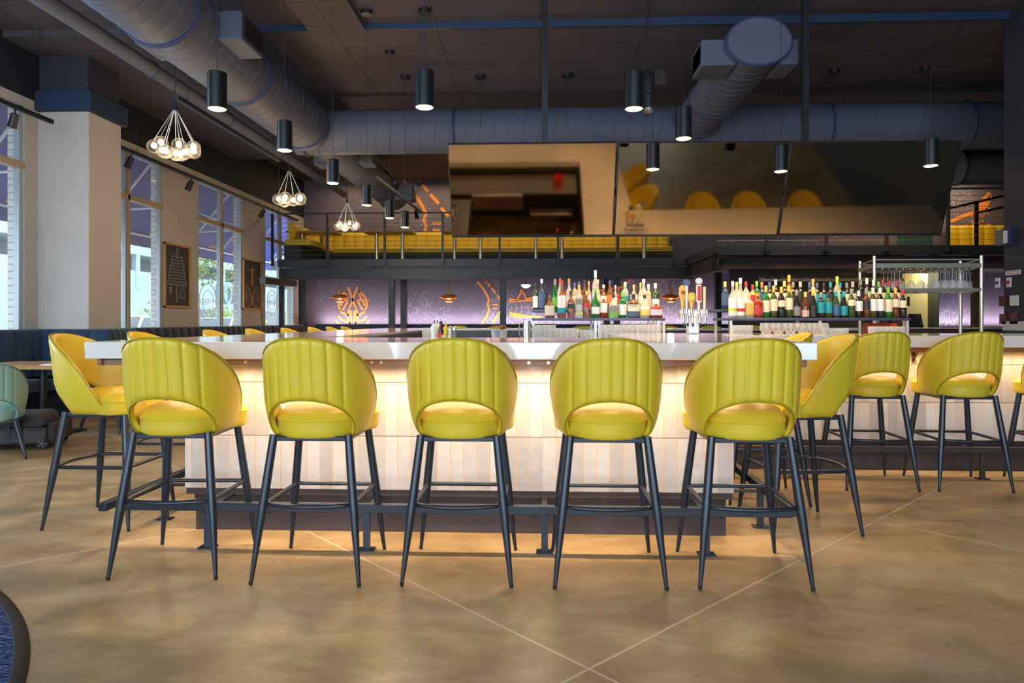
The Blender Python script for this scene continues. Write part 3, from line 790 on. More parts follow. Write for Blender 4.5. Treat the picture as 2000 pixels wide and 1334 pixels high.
banquette('channel_banquette', [(-5.80, 8.64, -5.80, 9.5, 1, 0)], 1.07, .48, .45, mat('dark_teal_velvet', (.008, .065, .075), .8, sheen=.3), blacks, 'dark teal banquette section wrapping the cream column', 'banquette', ch=.12)
banquette('channel_banquette', [(-6.45, 9.55, -6.45, 18.3, 1, 0)], 1.07, .48, .55, mat('ink_velvet', (.014, .022, .045), .8, sheen=.3), blacks, 'long ink-blue banquette running under the tall windows to the back', 'banquette')
banquette('channel_banquette', [(-6.1, 18.6, 8.0, 18.6, 0, -1)], 1.09, .48, .55, navyv, blacks, 'navy banquette along the mural wall below the mezzanine', 'banquette', ch=.5)
def dining_table(x, y, w, d, label, group):
    t = thing('dining_table', label, 'table', (x, y, 0), 0, group)
    MB().box(-w/2, -d/2, .695, w/2, d/2, .735).build('table_top', tablewood, t, bev=.004)
    MB().tube([(0, 0, .02), (0, 0, .695)], .035, 12).build('pedestal', blacks, t)
    MB().box(-.28, -.28, 0, .28, .28, .02).build('base_plate', blacks, t, bev=.005)
    return t
dining_table(-5.15, 6.95, 1.1, .75, 'wooden dining table with a menu on it beside the left banquette', 'booth tables on the left')
dining_table(-5.15, 10.3, 1.1, .75, 'wooden dining table past the column, glimpsed between stool legs', 'booth tables on the left')
mn = MB(); mn.box(-4.95, 6.62, .735, -4.62, 6.86, .740); mn.box(-4.93, 6.64, .740, -4.66, 6.88, .744)
tag(mn.build('paper_menu', paper, bev=.001), 'white paper menus lying on the left wooden table', 'menu')
# suitcase
sc_ = thing('rolling_suitcase', 'dark grey wheeled suitcase lying on the floor at the left', 'suitcase', (-4.92, 6.25, 0), R(14))
fab = mat('grey_luggage_fabric', (.055, .05, .06), .8, noise=(20, .2)); fab2 = mat('brown_luggage_fabric', (.035, .025, .022), .8)
m = MB(); m.box(-.42, -.22, .05, .36, .22, .19); m.build('lower_shell', fab, sc_, bev=.03, bevseg=3)
m = MB(); m.box(-.41, -.21, .19, .33, .21, .33); m.v = [(x*(.93 if z > .3 else 1), y*(.93 if z > .3 else 1), z) for x, y, z in m.v]; m.build('upper_shell', fab, sc_, bev=.045, bevseg=3)
m = MB(); m.box(.36, -.2, .06, .43, .2, .24); m.build('end_panel', fab2, sc_, bev=.02)
m = MB(); m.bar((-.41, -.213, .19), (.36, -.213, .19), .012, .014); m.bar((.05, -.222, .06), (.05, -.222, .3), .05, .006); m.build('zip_strap', blacks, sc_)
for sy in (-.2, .2):
    m = MB(); m.tube([(.33, sy-.018, .055), (.33, sy+.018, .055)], .055, 20); w_ = m.build('wheel', rubber, sc_)
    m = MB()
    for k in range(5):
        a = 2*PI*k/5; m.bar((.33, sy-.021, .055), (.33+.042*math.cos(a), sy-.021, .055+.042*math.sin(a)), .009, .006, up=(0, 1, 0))
    m.build('spokes', mat('grey_wheel', (.12, .12, .13), .5), w_)
m = MB(); m.tube([(-.1, -.235, .27), (.0, -.25, .265), (.12, -.25, .262), (.2, -.235, .26)], .009, 6); m.build('carry_handle', blacks, sc_)

# framed chalk pictures on the left wall
def picture(y0, y1, z0, z1, label, kind):
    t = thing('framed_picture', label, 'picture', (WX+.02, (y0+y1)/2, z0), 0, 'framed chalk pictures on the window wall')
    m = MB(); b = .035; x0, x1 = WX, WX+.04
    m.box(x0, y0, z0, x1, y0+b, z1); m.box(x0, y1-b, z0, x1, y1, z1); m.box(x0, y0, z0, x1, y1, z0+b); m.box(x0, y0, z1-b, x1, y1, z1)
    m.build('frame', oak, t, world=True, bev=.003)
    MB().box(x0, y0+b, z0+b, x0+.012, y1-b, z1-b).build('chalk_panel', chalk, t, world=True, smooth=False)
    g = MB(); cy = (y0+y1)/2; X = x0+.016
    wh = mat('chalk_drawing', (.24, .24, .25), .8) if kind == 0 else mat('orange_chalk', (.70, .25, .08), .8)
    if kind == 0:      # hull of a sailing boat seen from above its sails
        for k in range(9):
            z = z1-.22-k*.055; w = .16+.018*k; g.box(x0+.012, cy-w, z-.014, X, cy+w, z)
        g.bar((X-.002, cy-.16, z1-.2), (X-.002, cy-.32, z1-.72), .006, .02); g.bar((X-.002, cy+.16, z1-.2), (X-.002, cy+.32, z1-.72), .006, .02); g.bar((X-.002, cy, z1-.05), (X-.002, cy, z1-.25), .006, .03)
        g.bar((X-.002, cy-.32, z1-.72), (X-.002, cy+.32, z1-.72), .006, .02); g.bar((X-.002, cy-.02, z1-.72), (X-.002, cy-.02, z0+.1), .006, .03)
        g.bar((X-.002, cy+.16, z1-.76), (X-.002, cy+.05, z0+.18), .006, .015); g.bar((X-.002, cy+.05, z0+.18), (X-.002, cy+.3, z0+.18), .006, .02); g.bar((X-.002, cy+.3, z0+.18), (X-.002, cy+.2, z1-.76), .006, .015); g.bar((X-.002, cy-.22, z1-.76), (X-.002, cy-.22, z0+.25), .006, .07)
    else:
        for s_ in (-1, 1):
            pts = [(X-.002, cy, z0+.2), (X-.002, cy+s_*.06, z0+.32), (X-.002, cy+s_*.16, z0+.45), (X-.002, cy+s_*.33, z0+.55)]
            g.tube(pts, .012, 4); g.tube([(X-.002, cy, z0+.2), (X-.002, cy+s_*.12, z0+.1), (X-.002, cy+s_*.22, z0+.06)], .012, 4); g.tube([(X-.002, cy+s_*.34, z0+.44), (X-.002, cy+s_*.28, z0+.3), (X-.002, cy+s_*.36, z0+.2)], .012, 4)
        g.bar((X-.002, cy, z0+.55), (X-.002, cy, z0+.95), .006, .05); g.bar((X-.002, cy-.2, z0+.9), (X-.002, cy+.2, z0+.9), .006, .01)
    g.build('chalk_drawing', wh, t, world=True)
picture(yat(318, WX), yat(369, WX), 1.41, 2.54, 'oak-framed chalkboard picture with a pale boat drawing, left of the two', 0)
picture(yat(473, WX), yat(509, WX), 1.42, 2.55, 'oak-framed chalkboard picture with an orange drawing, right of the two', 1)

# window decals (ring with mirrored lettering) on the glass
def decal(y, z, r, label):
    t = thing('window_decal', label, 'window decal', (-6.551, y, z), 0, 'round decals on the panes')
    m = MB()
    pts = [(0, r*math.cos(a), r*math.sin(a)) for a in [2*PI*k/32 for k in range(32)]]
    m.tube(pts, .008, 4, closed=True); m.tube([(0, p[1]*.62, p[2]*.62) for p in pts], .006, 4, closed=True)
    m.build('ring', white, t)
    m = MB()
    for k in range(7):
        yy = -r*.9+k*r*.3; m.box(-.002, yy-.02, -.06, .002, yy-.008, .06); m.box(-.002, yy+.03, -.06, .002, yy+.042, .06); m.box(-.002, yy-.008, -.006+.05*(k % 2), .002, yy+.03, .006+.05*(k % 2))
    m.build('lettering', white, t)
decal(13.35, 1.55, .36, 'round white decal low on the second window'); decal(16.6, 1.62, .30, 'round white decal on the farthest window')

# ================================================================ MEZZANINE
MY = 16.0; MX0 = -6.18; MX1 = at(1330, 16.0); WY = 13.5; WX0 = at(1392, 13.5); MZ = 2.62
mz = thing('mezzanine_deck', 'dark steel mezzanine deck carried on slim posts across the back', 'mezzanine', (0, 16, 2.44))
m = MB(); m.box(MX0, MY, 2.44, WX0, YB-.01, MZ); m.box(WX0, WY, 2.44, 12.98, YB-.01, MZ); m.build('deck_slab', bluesteel, mz, world=True, smooth=False)
def ibeam(p, q, z0, z1, w=.14):
    m = MB(); p = Vector(p); q = Vector(q)
    m.bar((p.x, p.y, (z0+z1)/2), (q.x, q.y, (z0+z1)/2), .03, z1-z0); m.bar((p.x, p.y, z0+.01), (q.x, q.y, z0+.01), w, .02); m.bar((p.x, p.y, z1-.01), (q.x, q.y, z1-.01), w, .02); return m
ibeam((at(545, MY), MY+.12), (WX0+.2, MY+.12), 2.15, 2.42).build('beam', bluesteel, mz, world=True)
ibeam((WX0, WY+.12), (12.97, WY+.12), 2.18, 2.42).build('beam', kick, mz, world=True)  # brown of the warm light put into this beam's colour
ibeam((WX0+.1, WY), (WX0+.1, MY+.2), 2.18, 2.42).build('beam', kick, mz, world=True)  # same warm-lit brown painted on the return beam
for px in (763, 982, 1206):
    X = at(px, MY); m = MB(); m.bar((X, MY+.14, .0), (X, MY+.14, 2.15), .14, .14); m.build('post', bluesteel, mz, world=True, bev=.01)
X = at(546, MY); MB().bar((X, MY+.14, 0), (X, MY+.14, 2.42), .1, .1).build('post', bluesteel, mz, world=True)
for px in (590, 789, 1185, 1402):
    X = at(px, YB-.3); MB().bar((X, YB-.3, 0), (X, YB-.3, 2.44), .16, .16).build('post', bluesteel, mz, world=True)
for px in (1745, 1825, 1905):
    X = at(px, 14.2); MB().bar((X, 14.2, 0), (X, 14.2, 2.44), .12, .12).build('post', kick, mz, world=True)
for k in range(8):
    X = -5.2+k*1.2; MB().bar((X, MY+.2, 2.36), (X, YB, 2.36), .06, .12).build('joist', brown_steel, mz, world=True)
m = MB()
for k in range(5):
    X = at(1535, 13.5)+k*.02
for px in (1373, 1380, 1483, 1497):
    pass
for k in range(10):
    for (px, py) in ((1395+5, 513), (1408, 513), (1485, 511), (1499, 511), (1485, 519), (1499, 519), (1400, 519)):
        pass
for px, py in ((1400, 511), (1410, 511), (1484, 511), (1499, 511), (1484, 519), (1499, 519), (1400, 519), (1410, 519)):
    X = at(px, WY+.1); z = zat(py, X, WY+.1); m.tube([(X, WY+.09, z), (X, WY+.12, z)], .018, 6)
m.build('bolt', blacks, mz, world=True)

def railing(x0, x1, y, posts, zt, label, ret=None):
    t = thing('cable_railing', label, 'railing', ((x0+x1)/2, y, MZ-.15))
    for px in posts:
        X = at(px, y) if px > 100 else px
        m = MB(); m.bar((X, y-.03, 2.47), (X, y-.03, zt), .05, .06, up=(0, 1, 0)); m.bar((X, y-.035, 2.50), (X, y-.035, 2.50+.01), .14, .1, up=(0, 1, 0)); m.build('post', bluesteel, t, world=True)
    m = MB(); m.bar((x0, y-.03, zt), (x1, y-.03, zt), .05, .03); 
    m.build('top_rail', bluesteel, t, world=True)
    for k in range(9):
        z = MZ+.10+k*.105; m = MB(); m.tube([(x0, y-.03, z), (x1, y-.03, z)], .0045, 5); m.build('cable', goldsteel, t, world=True)
    return t
railing(MX0, MX1, MY, (533, 640, 752, 865, 976, 1090, 1206, 1318), 3.69, 'cable railing along the front edge of the left mezzanine')
railing(WX0, 13, WY, (1395, 1497, 1613, 1730, 1850, 1965), 3.69, 'cable railing along the nearer right mezzanine edge, behind the screens')
t = thing('cable_railing', 'sloping stair railing in front of the right-hand mural', 'railing', (7.6, 15.0, MZ))
y = 15.0; m = MB(); a = at(1855, y); b = at(1935, y)+.6
m.bar((a, y, zat(407, a, y)), (b, y, zat(375, b, y)), .04, .05); m.bar((a+.6, y, zat(415, a, y)), (b, y, zat(398, b, y)), .04, .05); m.build('hand_rail', blacks, t, world=True)
m = MB(); X = at(1907, y); m.bar((X, y, MZ), (X, y, zat(393, X, y)), .06, .06); m.build('post', blacks, t, world=True)
# yellow booths upstairs
yb = mat('booth_base', (.02, .02, .024), .6)
banquette('yellow_booth', [(-6.12, 16.2, -6.12, 18.5, 1, 0)], .93, .50, .62, yellowv, yb, 'mustard channel-tufted booth upstairs against the window wall', 'booth seat', MZ, .2)
banquette('yellow_booth', [(-5.9, 18.62, 3.4, 18.62, 0, -1)], .95, .48, .62, yellowv, yb, 'long mustard booth upstairs along the mural wall, left and centre', 'booth seat', MZ, .28)
banquette('yellow_booth', [(6.6+4.0, 18.62, 12.8, 18.62, 0, -1)], 1.05, .48, .62, yellowv, yb, 'x', 'booth seat', MZ, .3)
bs = [o for o in C.objects if o.get('label') == 'x']
for o in bs:
    o['label'] = 'mustard booth upstairs at the far right beside the wall end'
def mezz_table(px, y, w, label):
    X = at(px, y); t = thing('mezzanine_table', label, 'table', (X, y, MZ), 0, 'oak tables upstairs')
    MB().box(-w/2, -.36, .72, w/2, .36, .765).build('table_top', tablewood, t, bev=.004)
    for s_ in (-1, 1): MB().tube([(s_*(w/2-.28), 0, 0), (s_*(w/2-.28), 0, .72)], .045, 12).build('pedestal', goldsteel, t)
for px, w, l in ((615, 1.2, 'oak table upstairs in the left corner booth'), (761, 1.2, 'oak table upstairs, second from left'), (913, 1.2, 'oak table upstairs just left of the first screen'), (1072, 1.2, 'oak table upstairs below the first screen'), (1232, 1.2, 'oak table upstairs below the middle screen')):
    mezz_table(px, 17.0, w, l)
g = thing('green_panel', 'green painted panel upstairs beside the far right booth', 'panel', (at(1785, 17), 17, MZ)); X0, X1 = at(1752, 17), at(1822, 17)
MB().box(X0, 17, MZ, X1, 17.1, MZ+.62).build('board', mat('sage_green', (.22, .40, .28), .6), g, world=True); MB().bar((X0+.3, 16.98, MZ+.3), (X1-.2, 16.98, MZ+.3), .02, .03).build('handle', steel, g, world=True)

# room pieces under the right mezzanine
g = thing('cream_cabinet_door', 'tall cream door panel behind the wine bottles at the right', 'door panel', (at(1785, 13), 13, 0))
MB().box(at(1768, 13), 13, 0, at(1812, 13), 13.1, 2.05).build('panel', mat('cream_gloss', (.85, .78, .38), .4), g, world=True)
X = at(1774, 12.98); MB().bar((X, 12.98, 1.45), (X, 12.98, 1.62), .04, .02).build('handle', blacks, g, world=True)
m = MB(); m.box(at(1812, 13.2), 13.2, 0, at(1833, 13.2), 13.3, 2.2); struct(m.build('trim_8', mat('dark_green_panel', (.02, .03, .02), .6), smooth=False))
m = MB(); m.box(at(1425, 14.6), 14.6, 0, at(1768, 14.6), 14.7, 2.43); struct(m.build('wall_service', mat('dark_service_wall', (.06, .045, .045), .6), smooth=False))
ls = thing('slatted_canopy', 'brass-edged slatted canopy in the dark area behind the bottles', 'canopy', (5, 13.7, 2.0))
m = MB(); m.bar((at(1483, 13.0), 13.0, zat(547, 5, 13)), (at(1765, 13.0), 13.0, zat(547, 5, 13)), .04, .05); m.build('front_bar', goldsteel, ls, world=True)
for k in range(14):
    X = at(1495, 13)+k*.2; MB().bar((X, 13.0, zat(547, X, 13)+.02), (X+.18, 14.2, zat(547, X, 13)+.16), .015, .02).build('slat', brown_steel, ls, world=True)
# A-frame board
af = thing('a_frame_board', 'small dark A-frame board on the far counter right of the wine', 'sign board', (at(1787, 11.8), 11.8, 0))
X = at(1787, 11.8); m = MB(); m.bar((X-.16, 11.8, zat(640, X, 11.8)), (X-.06, 11.85, zat(613, X, 11.8)), .03, .03); m.bar((X+.12, 11.8, zat(640, X, 11.8)), (X+.10, 11.85, zat(613, X, 11.8)), .03, .03)
m.poly([(X-.15, 11.8, zat(640, X, 11.8)), (X+.12, 11.8, zat(640, X, 11.8)), (X+.10, 11.86, zat(613, X, 11.8)), (X-.07, 11.86, zat(613, X, 11.8))])
m.build('board', chalk, af, world=True)
sd = thing('steel_side_station', 'stainless service counter beyond the right end of the bar', 'counter', (5, 11.8, 0))
m = MB(); m.box(at(1630, 11.7), 11.6, .9, 9.5, 12.6, 1.055); m.build('worktop', steel, sd, world=True, bev=.01); m = MB(); m.box(at(1635, 11.7), 11.7, 0, 9.4, 12.5, .9); m.build('carcass', kick, sd, world=True)

# copper layered pendants below the mezzanine
def copper_pendant(px, py, y, label):
    X = at(px, y); z = zat(py, X, y); t = thing('copper_pendant', label, 'pendant lamp', (X, y, z), 0, 'copper pendants below the mezzanine')
    MB().lathe([(.035, .10), (.04, .22), (.025, .24), (0, .24)], n=20).build('lamp_neck', copper, t)
    MB().lathe([(.05, .12), (.13, .10), (.245, .045), (.25, .036), (.13, .085), (.05, .105)], n=32).build('upper_shade', copper, t)
    MB().lathe([(.11, .06), (.175, .02), (.18, .01), (.11, .045)], n=32).build('middle_shade', copper, t)
    MB().lathe([(.085, .0), (.095, -.07), (.09, -.072), (.08, .0)], n=28).build('lower_shade', copper, t)
    MB().lathe([(0, -.03), (.03, -.02), (.035, .01), (.02, .05), (0, .06)], n=16).build('bulb', mat('copper_lamp_bulb', (1, .8, .5), .5, emit=(1, .60, .26), estr=45), t)
    MB().tube([(0, 0, .24), (0, 0, 2.42-z)], .004, 5).build('cord', blacks, t)
    l = bpy.data.lights.new('pendant_glow', 'POINT'); l.energy = 22; l.color = (1, .6, .28); l.shadow_soft_size = .08
    o = bpy.data.objects.new('pendant_glow', l); C.objects.link(o); o.parent = t; o.location = (0, 0, -.10)
copper_pendant(664, 584, 16.9, 'copper layered pendant in front of the painted lobster')
copper_pendant(877, 584, 16.9, 'copper layered pendant in the middle bay, left of the ship painting')
copper_pendant(1310, 584, 16.9, 'copper layered pendant left of the beer taps')
t = thing('bowl_light', 'pale bowl-shaped light under the mezzanine above the ship painting', 'ceiling light', (at(1027, 17.5), 17.5, zat(563, 0, 17.5)))
MB().lathe([(0, 0), (.06, .01), (.11, .05), (.125, .09), (0, .09)], n=24).build('bowl', mat('frosted_bowl', (.9, .8, .7), .5, emit=(1, .78, .6), estr=1.5), t); MB().tube([(0, 0, .09), (0, 0, 2.44-zat(563, 0, 17.5))], .01, 6).build('stem', blacks, t)

# ================================================================ CEILING DUCTS
def round_duct(name, p, q, r, sq, label, seams=.22, ribs=(), cap=True):
    t = thing(name, label, 'air duct', tuple(p)); p = Vector(p); q = Vector(q); L = (q-p).length; d = (q-p).normalized()
    n = 40; m = MB(); m.tube([p, q], r, n, sq=sq); m.build('duct_body', ductm, t, world=True, angle=50)
    k = int(L/seams); m = MB(); up = Vector((0, 0, 1)); a = d.cross(up).normalized(); b = a.cross(d)
    for i in range(1, k):
        c0 = p+d*(i*seams); pts = [c0+a*(math.cos(w)*(r*sq[0]+.001))+b*(math.sin(w)*(r*sq[1]+.001))+d*(.06*math.sin(w)) for w in [2*PI*j/28 for j in range(28)]]
        m.tube(pts, .0045, 4, closed=True)
    m.build('spiral_seam', ductm, t, world=True)
    for s_ in ribs:
        c0 = p+d*s_; m = MB(); pts = [c0+a*(math.cos(w)*(r*sq[0]+.006))+b*(math.sin(w)*(r*sq[1]+.006)) for w in [2*PI*j/36 for j in range(36)]]
        m.tube(pts, .022, 6, closed=True); m.build('joint_ring', ductseam, t, world=True)
    return t
ZD = 4.07
d1 = round_duct('air_duct', (-3.5, 3.0, ZD), (-3.5, 10.15, ZD), .37, (1, 1), 'big round blue-grey duct running from top left towards the back', .2, (.1, 3.2, 4.9, 6.95))
def register(t, x0, x1, y0, y1, z0, z1, side, grille=True):
    m = MB(); m.box(x0, y0, z0, x1, y1, z1); m.build('register_box', ductm, t, world=True, bev=.01)
    if grille:
        X = x1 if side > 0 else x0; m = MB(); m.box(X-.006, y0+.05, z0+.04, X+.012*side+.006, y1-.05, z1-.04); m.build('grille', blacks, t, world=True)
register(d1, -3.3, -2.92, 6.63, 7.15, 3.93, 4.21, 1)
register(d1, -4.03, -3.6, 6.70, 7.17, 3.93, 4.13, -1, False)
round_duct('air_duct', (-3.75, 10.5, ZD), (9.5, 10.5, ZD), .335, (1, 1), 'long blue duct crossing the room behind the screens', .22, (.15, 2.45, 8.0, 10.0))
d3 = round_duct('air_duct', (2.26, 7.24, ZD), (2.26, 10.2, ZD), .235, (1.36, 1), 'short capped duct hanging at upper right, its round end facing us', .18, (.02, 1.9, 2.8))
register(d3, 1.694, 2.05, 7.35, 7.8, 3.865, 4.137, -1); register(d3, 2.5, 2.70, 7.35, 7.8, 3.865, 4.13, 1, False)
d4 = round_duct('air_duct', (-3.5, 10.8, 4.12), (-3.5, 16.3, 4.12), .33, (1, .9), 'duct continuing behind the crossing duct above the mezzanine railing', .22, (3.8, 5.45))
register(d4, -3.25, -2.83, 15.2, 15.6, 3.86, 4.23, 1); register(d4, -4.0, -3.8, 12.0, 12.4, 3.93, 4.1, -1, False); register(d4, -3.2, -2.95, 12.0, 12.4, 3.95, 4.15, 1, False)
round_duct('air_duct', (8.2, 14.0, 4.2), (12.8, 14.0, 4.2), .33, (1, 1), 'round duct end at the far right beyond the wall', .15, (.02,))
t = thing('ceiling_pipe', 'thin dark pipe running under the ceiling along the left side', 'pipe', (-4.6, 3, 4.15))
MB().tube([(-4.6, 2.5, 4.15), (-4.6, 16, 4.15)], .085, 16).build('pipe_run', ductm, t, world=True)
for y in (6, 8, 10, 12, 14): MB().tube([(-4.6+.09*math.cos(a), y, 4.15+.09*math.sin(a)) for a in [2*PI*k/16 for k in range(16)]], .01, 4, closed=True).build('hanger_ring', ductseam, t, world=True)
for y in (6, 8, 10, 12, 14): MB().tube([(-4.6, y, 4.24), (-4.6, y, 4.62)], .006, 5).build('hanger_rod', blacks, t, world=True)

# ================================================================ LAMPS
PB = H+1.308
def cyl_pendant(x, y, label, group, zb=PB, power=60):
    r = .0575*y/4.3*4.3/y
    t = thing('cylinder_pendant', label, 'pendant lamp', (x, y, zb), 0, group)
    MB().lathe([(0, .012), (.052, .012), (.053, .0), (.0575, .0), (.0575, .221), (.054, .224), (0, .224)], n=32).build('lamp_body', blackglass, t)
    MB().lathe([(0, -.003), (.045, -.003), (.052, .001), (.052, .010)], n=32).build('light_disc', lampglow, t)
    zc = ZH if (y < YS and not (xa < x < xb)) else ZC
    MB().tube([(0, 0, .222), (0, 0, zc-zb-.03)], .0022, 5).build('cord', blacks, t)
    MB().lathe([(.062, zc-zb-.045), (.065, zc-zb-.0), (0, zc-zb)][::1], n=24).build('canopy', blacks, t)
    l = bpy.data.lights.new('lamp_beam', 'SPOT'); l.energy = power; l.color = (1, .66, .32); l.spot_size = R(115); l.spot_blend = .8; l.shadow_soft_size = .05
    o = bpy.data.objects.new('lamp_beam', l); C.objects.link(o); o.parent = t; o.location = (0, 0, -.01)
    return t
def pend_from(px, py):
    Y = (PB-H)*F/(HOR-py)/CP
    for _ in range(3):
        X = at(px, Y); Y = ((PB-H)*F/(HOR-py)+X*SP)/CP
    return at(px, Y), Y
lampspec = [(424, 213, 'black cylinder pendant nearest the left corner of the bar', 'a'), (556, 294, 'black cylinder pendant second in the left row', 'a'), (650, 358, 'black cylinder pendant third in the left row', 'a'), (716, 401, 'black cylinder pendant fourth in the left row', 'a'),
            (761, 426, 'black cylinder pendant fifth in the left row', 'a'), (791, 444, 'black cylinder pendant last and lowest in the left row', 'a'),
            (829, 210, 'black cylinder pendant left of the screens, above the near counter', 'b'), (1238, 213, 'black cylinder pendant above the near counter beside the projector', 'b'), (1335, 271, 'black cylinder pendant below the capped duct', 'b'),
            (1275, 331, 'black cylinder pendant in front of the middle screen, left side', 'b'), (1525, 335, 'black cylinder pendant where the two right screens meet', 'b'), (1818, 324, 'black cylinder pendant in front of the right screen', 'b')]
for px, py, lab, g in lampspec:
    X, Y = pend_from(px, py); cyl_pendant(X, Y, lab, 'pendants along the left row' if g == 'a' else 'pendants above the near and right counters')
# canopies of lamps whose bodies are hidden behind the screens
for px, py, lab in ((829, 24, 'small black ceiling canopy above the left screen edge'), (938, 152, 'small black ceiling canopy above the first screen, left'), (1108, 149, 'small black ceiling canopy above the first screen, right'), (1629, 141, 'small black ceiling canopy above the right screens, left'), (1807, 137, 'small black ceiling canopy above the right screens, right')):
    Y = 7.5 if py < 60 else 10.9*.93
    zc = ZH if Y < YS else ZC
    for _ in range(4):
        X = at(px, Y); dd = (zc-.03-H)*F/(HOR-py); Y = (dd+X*SP)/CP
    zc = ZH if Y < YS else ZC
    t = thing('ceiling_canopy', lab, 'canopy', (X, Y, zc), 0, 'black ceiling canopies')
    MB().lathe([(0, -.045), (.07, -.045), (.072, -.002), (0, 0)], n=24).build('disc', blacks, t); MB().tube([(0, 0, -.04), (0, 0, -.75)], .003, 5).build('cord', blacks, t)

def globe_cluster(px, py, Y, n, rad, gr, label):
    X = at(px, Y); z = zat(py, X, Y); t = thing('globe_cluster', label, 'pendant lamp', (X, Y, z), 0, 'glass globe clusters above the left tables'); rr = random.Random(px)
    pos = []
    for k in range(n):
        if k < n*.68: a = 2*PI*k/max(1, round(n*.68)); pos.append((rad*math.cos(a), rad*math.sin(a), rr.uniform(-.01, .02)))
        else: a = 2*PI*k/max(1, n-round(n*.68))+.4; pos.append((rad*.45*math.cos(a), rad*.45*math.sin(a), -.03))
    hz_ = .42
    for (x, y, zz) in pos:
        g_ = MB().lathe([(gr*math.sin(PI*j/14), zz-gr*math.cos(PI*j/14)) for j in range(15)], (x, y, 0), 24).build('glass_globe', globe, t)
        MB().lathe([(gr*.40*math.sin(PI*j/8), zz+.01-gr*.45*math.cos(PI*j/8)) for j in range(9)], (x, y, 0), 14).build('bulb', bulbglow, g_)
        MB().tube([(x, y, zz+gr), (x*.08, y*.08, hz_)], .0028, 5).build('wire', palesteel, t)
    MB().tube([(0, 0, hz_-.01), (0, 0, hz_+.10)], [.02, .008], 8).build('gather', blacks, t)
    MB().tube([(0, 0, hz_+.09), (0, 0, ZC-z+.05)], .005, 5).build('cord', blacks, t)
    MB().lathe([(0, ZC-z-.02), (.07, ZC-z-.02), (.07, ZC-z+.08), (0, ZC-z+.08)], n=20).build('canopy', blacks, t)
    l = bpy.data.lights.new('cluster_glow', 'POINT'); l.energy = 26; l.color = (1, .74, .42); l.shadow_soft_size = .2
    o = bpy.data.objects.new('cluster_glow', l); C.objects.link(o); o.parent = t; o.location = (0, 0, -.2)
globe_cluster(342, 292, 7.2, 11, .20, .073, 'large glass globe cluster pendant, nearest, at upper left')
globe_cluster(565, 390, 9.9, 6, .16, .085, 'glass globe cluster pendant in the middle of the three')
globe_cluster(678, 441, 12.4, 9, .17, .07, 'farthest glass globe cluster pendant, before the mezzanine railing')

def track(name, pts, heads, label, z=None):
    t = thing('track_light', label, 'track light', pts[0]); m = MB(); m.bar(pts[0], pts[1], .04, .05); m.build('track_rail', blacks, t, world=True)
    p = Vector(pts[0]); q = Vector(pts[1])
    for f_ in (.08, .92):
        c0 = p.lerp(q, f_); MB().tube([c0, (c0.x, c0.y, ZH)], .004, 5).build('hanger_wire', blacks, t, world=True)
    for hp, dx, dy in heads:
        c0 = Vector(hp); MB().tube([c0, c0-Vector((0, 0, .07))], .012, 8).build('swivel', blacks, t, world=True)
        d = Vector((dx, dy, -1)).normalized(); MB().tube([c0-Vector((0, 0, .06)), c0-Vector((0, 0, .06))+d*.16], [.042, .05], 16).build('lamp_head', blacks, t, world=True)
    return t
TZ = H+.385*5.9
track('t', [(-5.85, yat(221, -5.85), TZ+.15), (-5.85, 16.4, TZ+.15)], [((-5.85, yat(253, -5.85)+.05, TZ+.13), -.6, .2), ((-5.85, yat(374, -5.85), TZ+.13), -.6, .2), ((-5.85, yat(515, -5.85), TZ+.13), -.6, .2)], 'black track with spot heads along the tall windows')
track('t', [(-6.0, 5.6, 3.62), (-6.0, 8.25, 3.62)], [((-6.0, 7.65, 3.6), -.4, .2)], 'black track with one spot at the left edge, before the column')
zz = 4.0
track('t', [(-3.78, yat(346, -3.78), H+446/F*yat(346, -3.78)), (-3.78, yat(545, -3.78), H+446/F*yat(346, -3.78))], [], 'pale-edged track rail hanging between the pipe and the big duct')
track('t', [(at(733, 11.5), 11.5, zat(344, -2.6, 11.5)), (at(822, 15.3), 15.3, zat(414, -2.5, 15.3))], [((at(812, 15.0), 15.0, zat(408, -2.5, 15.0)), .3, -.5)], 'track rail with spot hanging left of the screens')
t = thing('linear_heater', 'dark linear bar fixture beside the farthest window', 'fixture', (-5.8, 15.2, 2.0))
z = zat(550, -5.8, 15.0); MB().bar((at(513, 14.6), 14.6, zat(548, -5.9, 14.6)), (at(575, 15.6), 15.6, zat(554, -5.5, 15.6)), .16, .14).build('housing', mat('bronze_black', (.04, .03, .028), .4), t, world=True, bev=.008)
MB().tube([(at(545, 15.1), 15.1, 2.05), (at(545, 15.1), 15.1, 4.6)], .006, 5).build('hanger', blacks, t, world=True)
# small projector-like device behind the pendant at 1265,190
t = thing('ceiling_projector', 'black cylindrical device with cables hanging beside a pendant', 'projector', (at(1267, 7.0), 7.0, zat(218, .9, 7.0)))
z0 = zat(218, .9, 7.0); m = MB(); m.lathe([(.0, 0), (.045, .0), (.045, .16), (.06, .17), (.06, .34), (.04, .40), (0, .40)], n=20); m.build('barrel', blacks, t)
MB().tube([(.0, 0, .4), (.02, 0, .5), (-.02, 0, .7), (.0, 0, ZH-z0)], .008, 6).build('cable', blacks, t); MB().lathe([(.0, -.004), (.05, -.004), (.05, .03), (.047, .03)], n=20).build('lens_ring', steel, t); MB().box(.05, -.04, .28, .16, .04, .40).build('bracket', blacks, t)
t = thing('ceiling_projector', 'small dark ceiling device near the right wall', 'spotlight', (at(1900, 10.4), 10.4, zat(172, 6.5, 10.4)))
MB().lathe([(0, 0), (.06, .02), (.09, .08), (.06, .13), (0, .14)], n=16).build('housing', blacks, t); MB().tube([(0, 0, .13), (0, 0, ZC-zat(172, 6.5, 10.4))], .005, 5).build('stem', blacks, t)

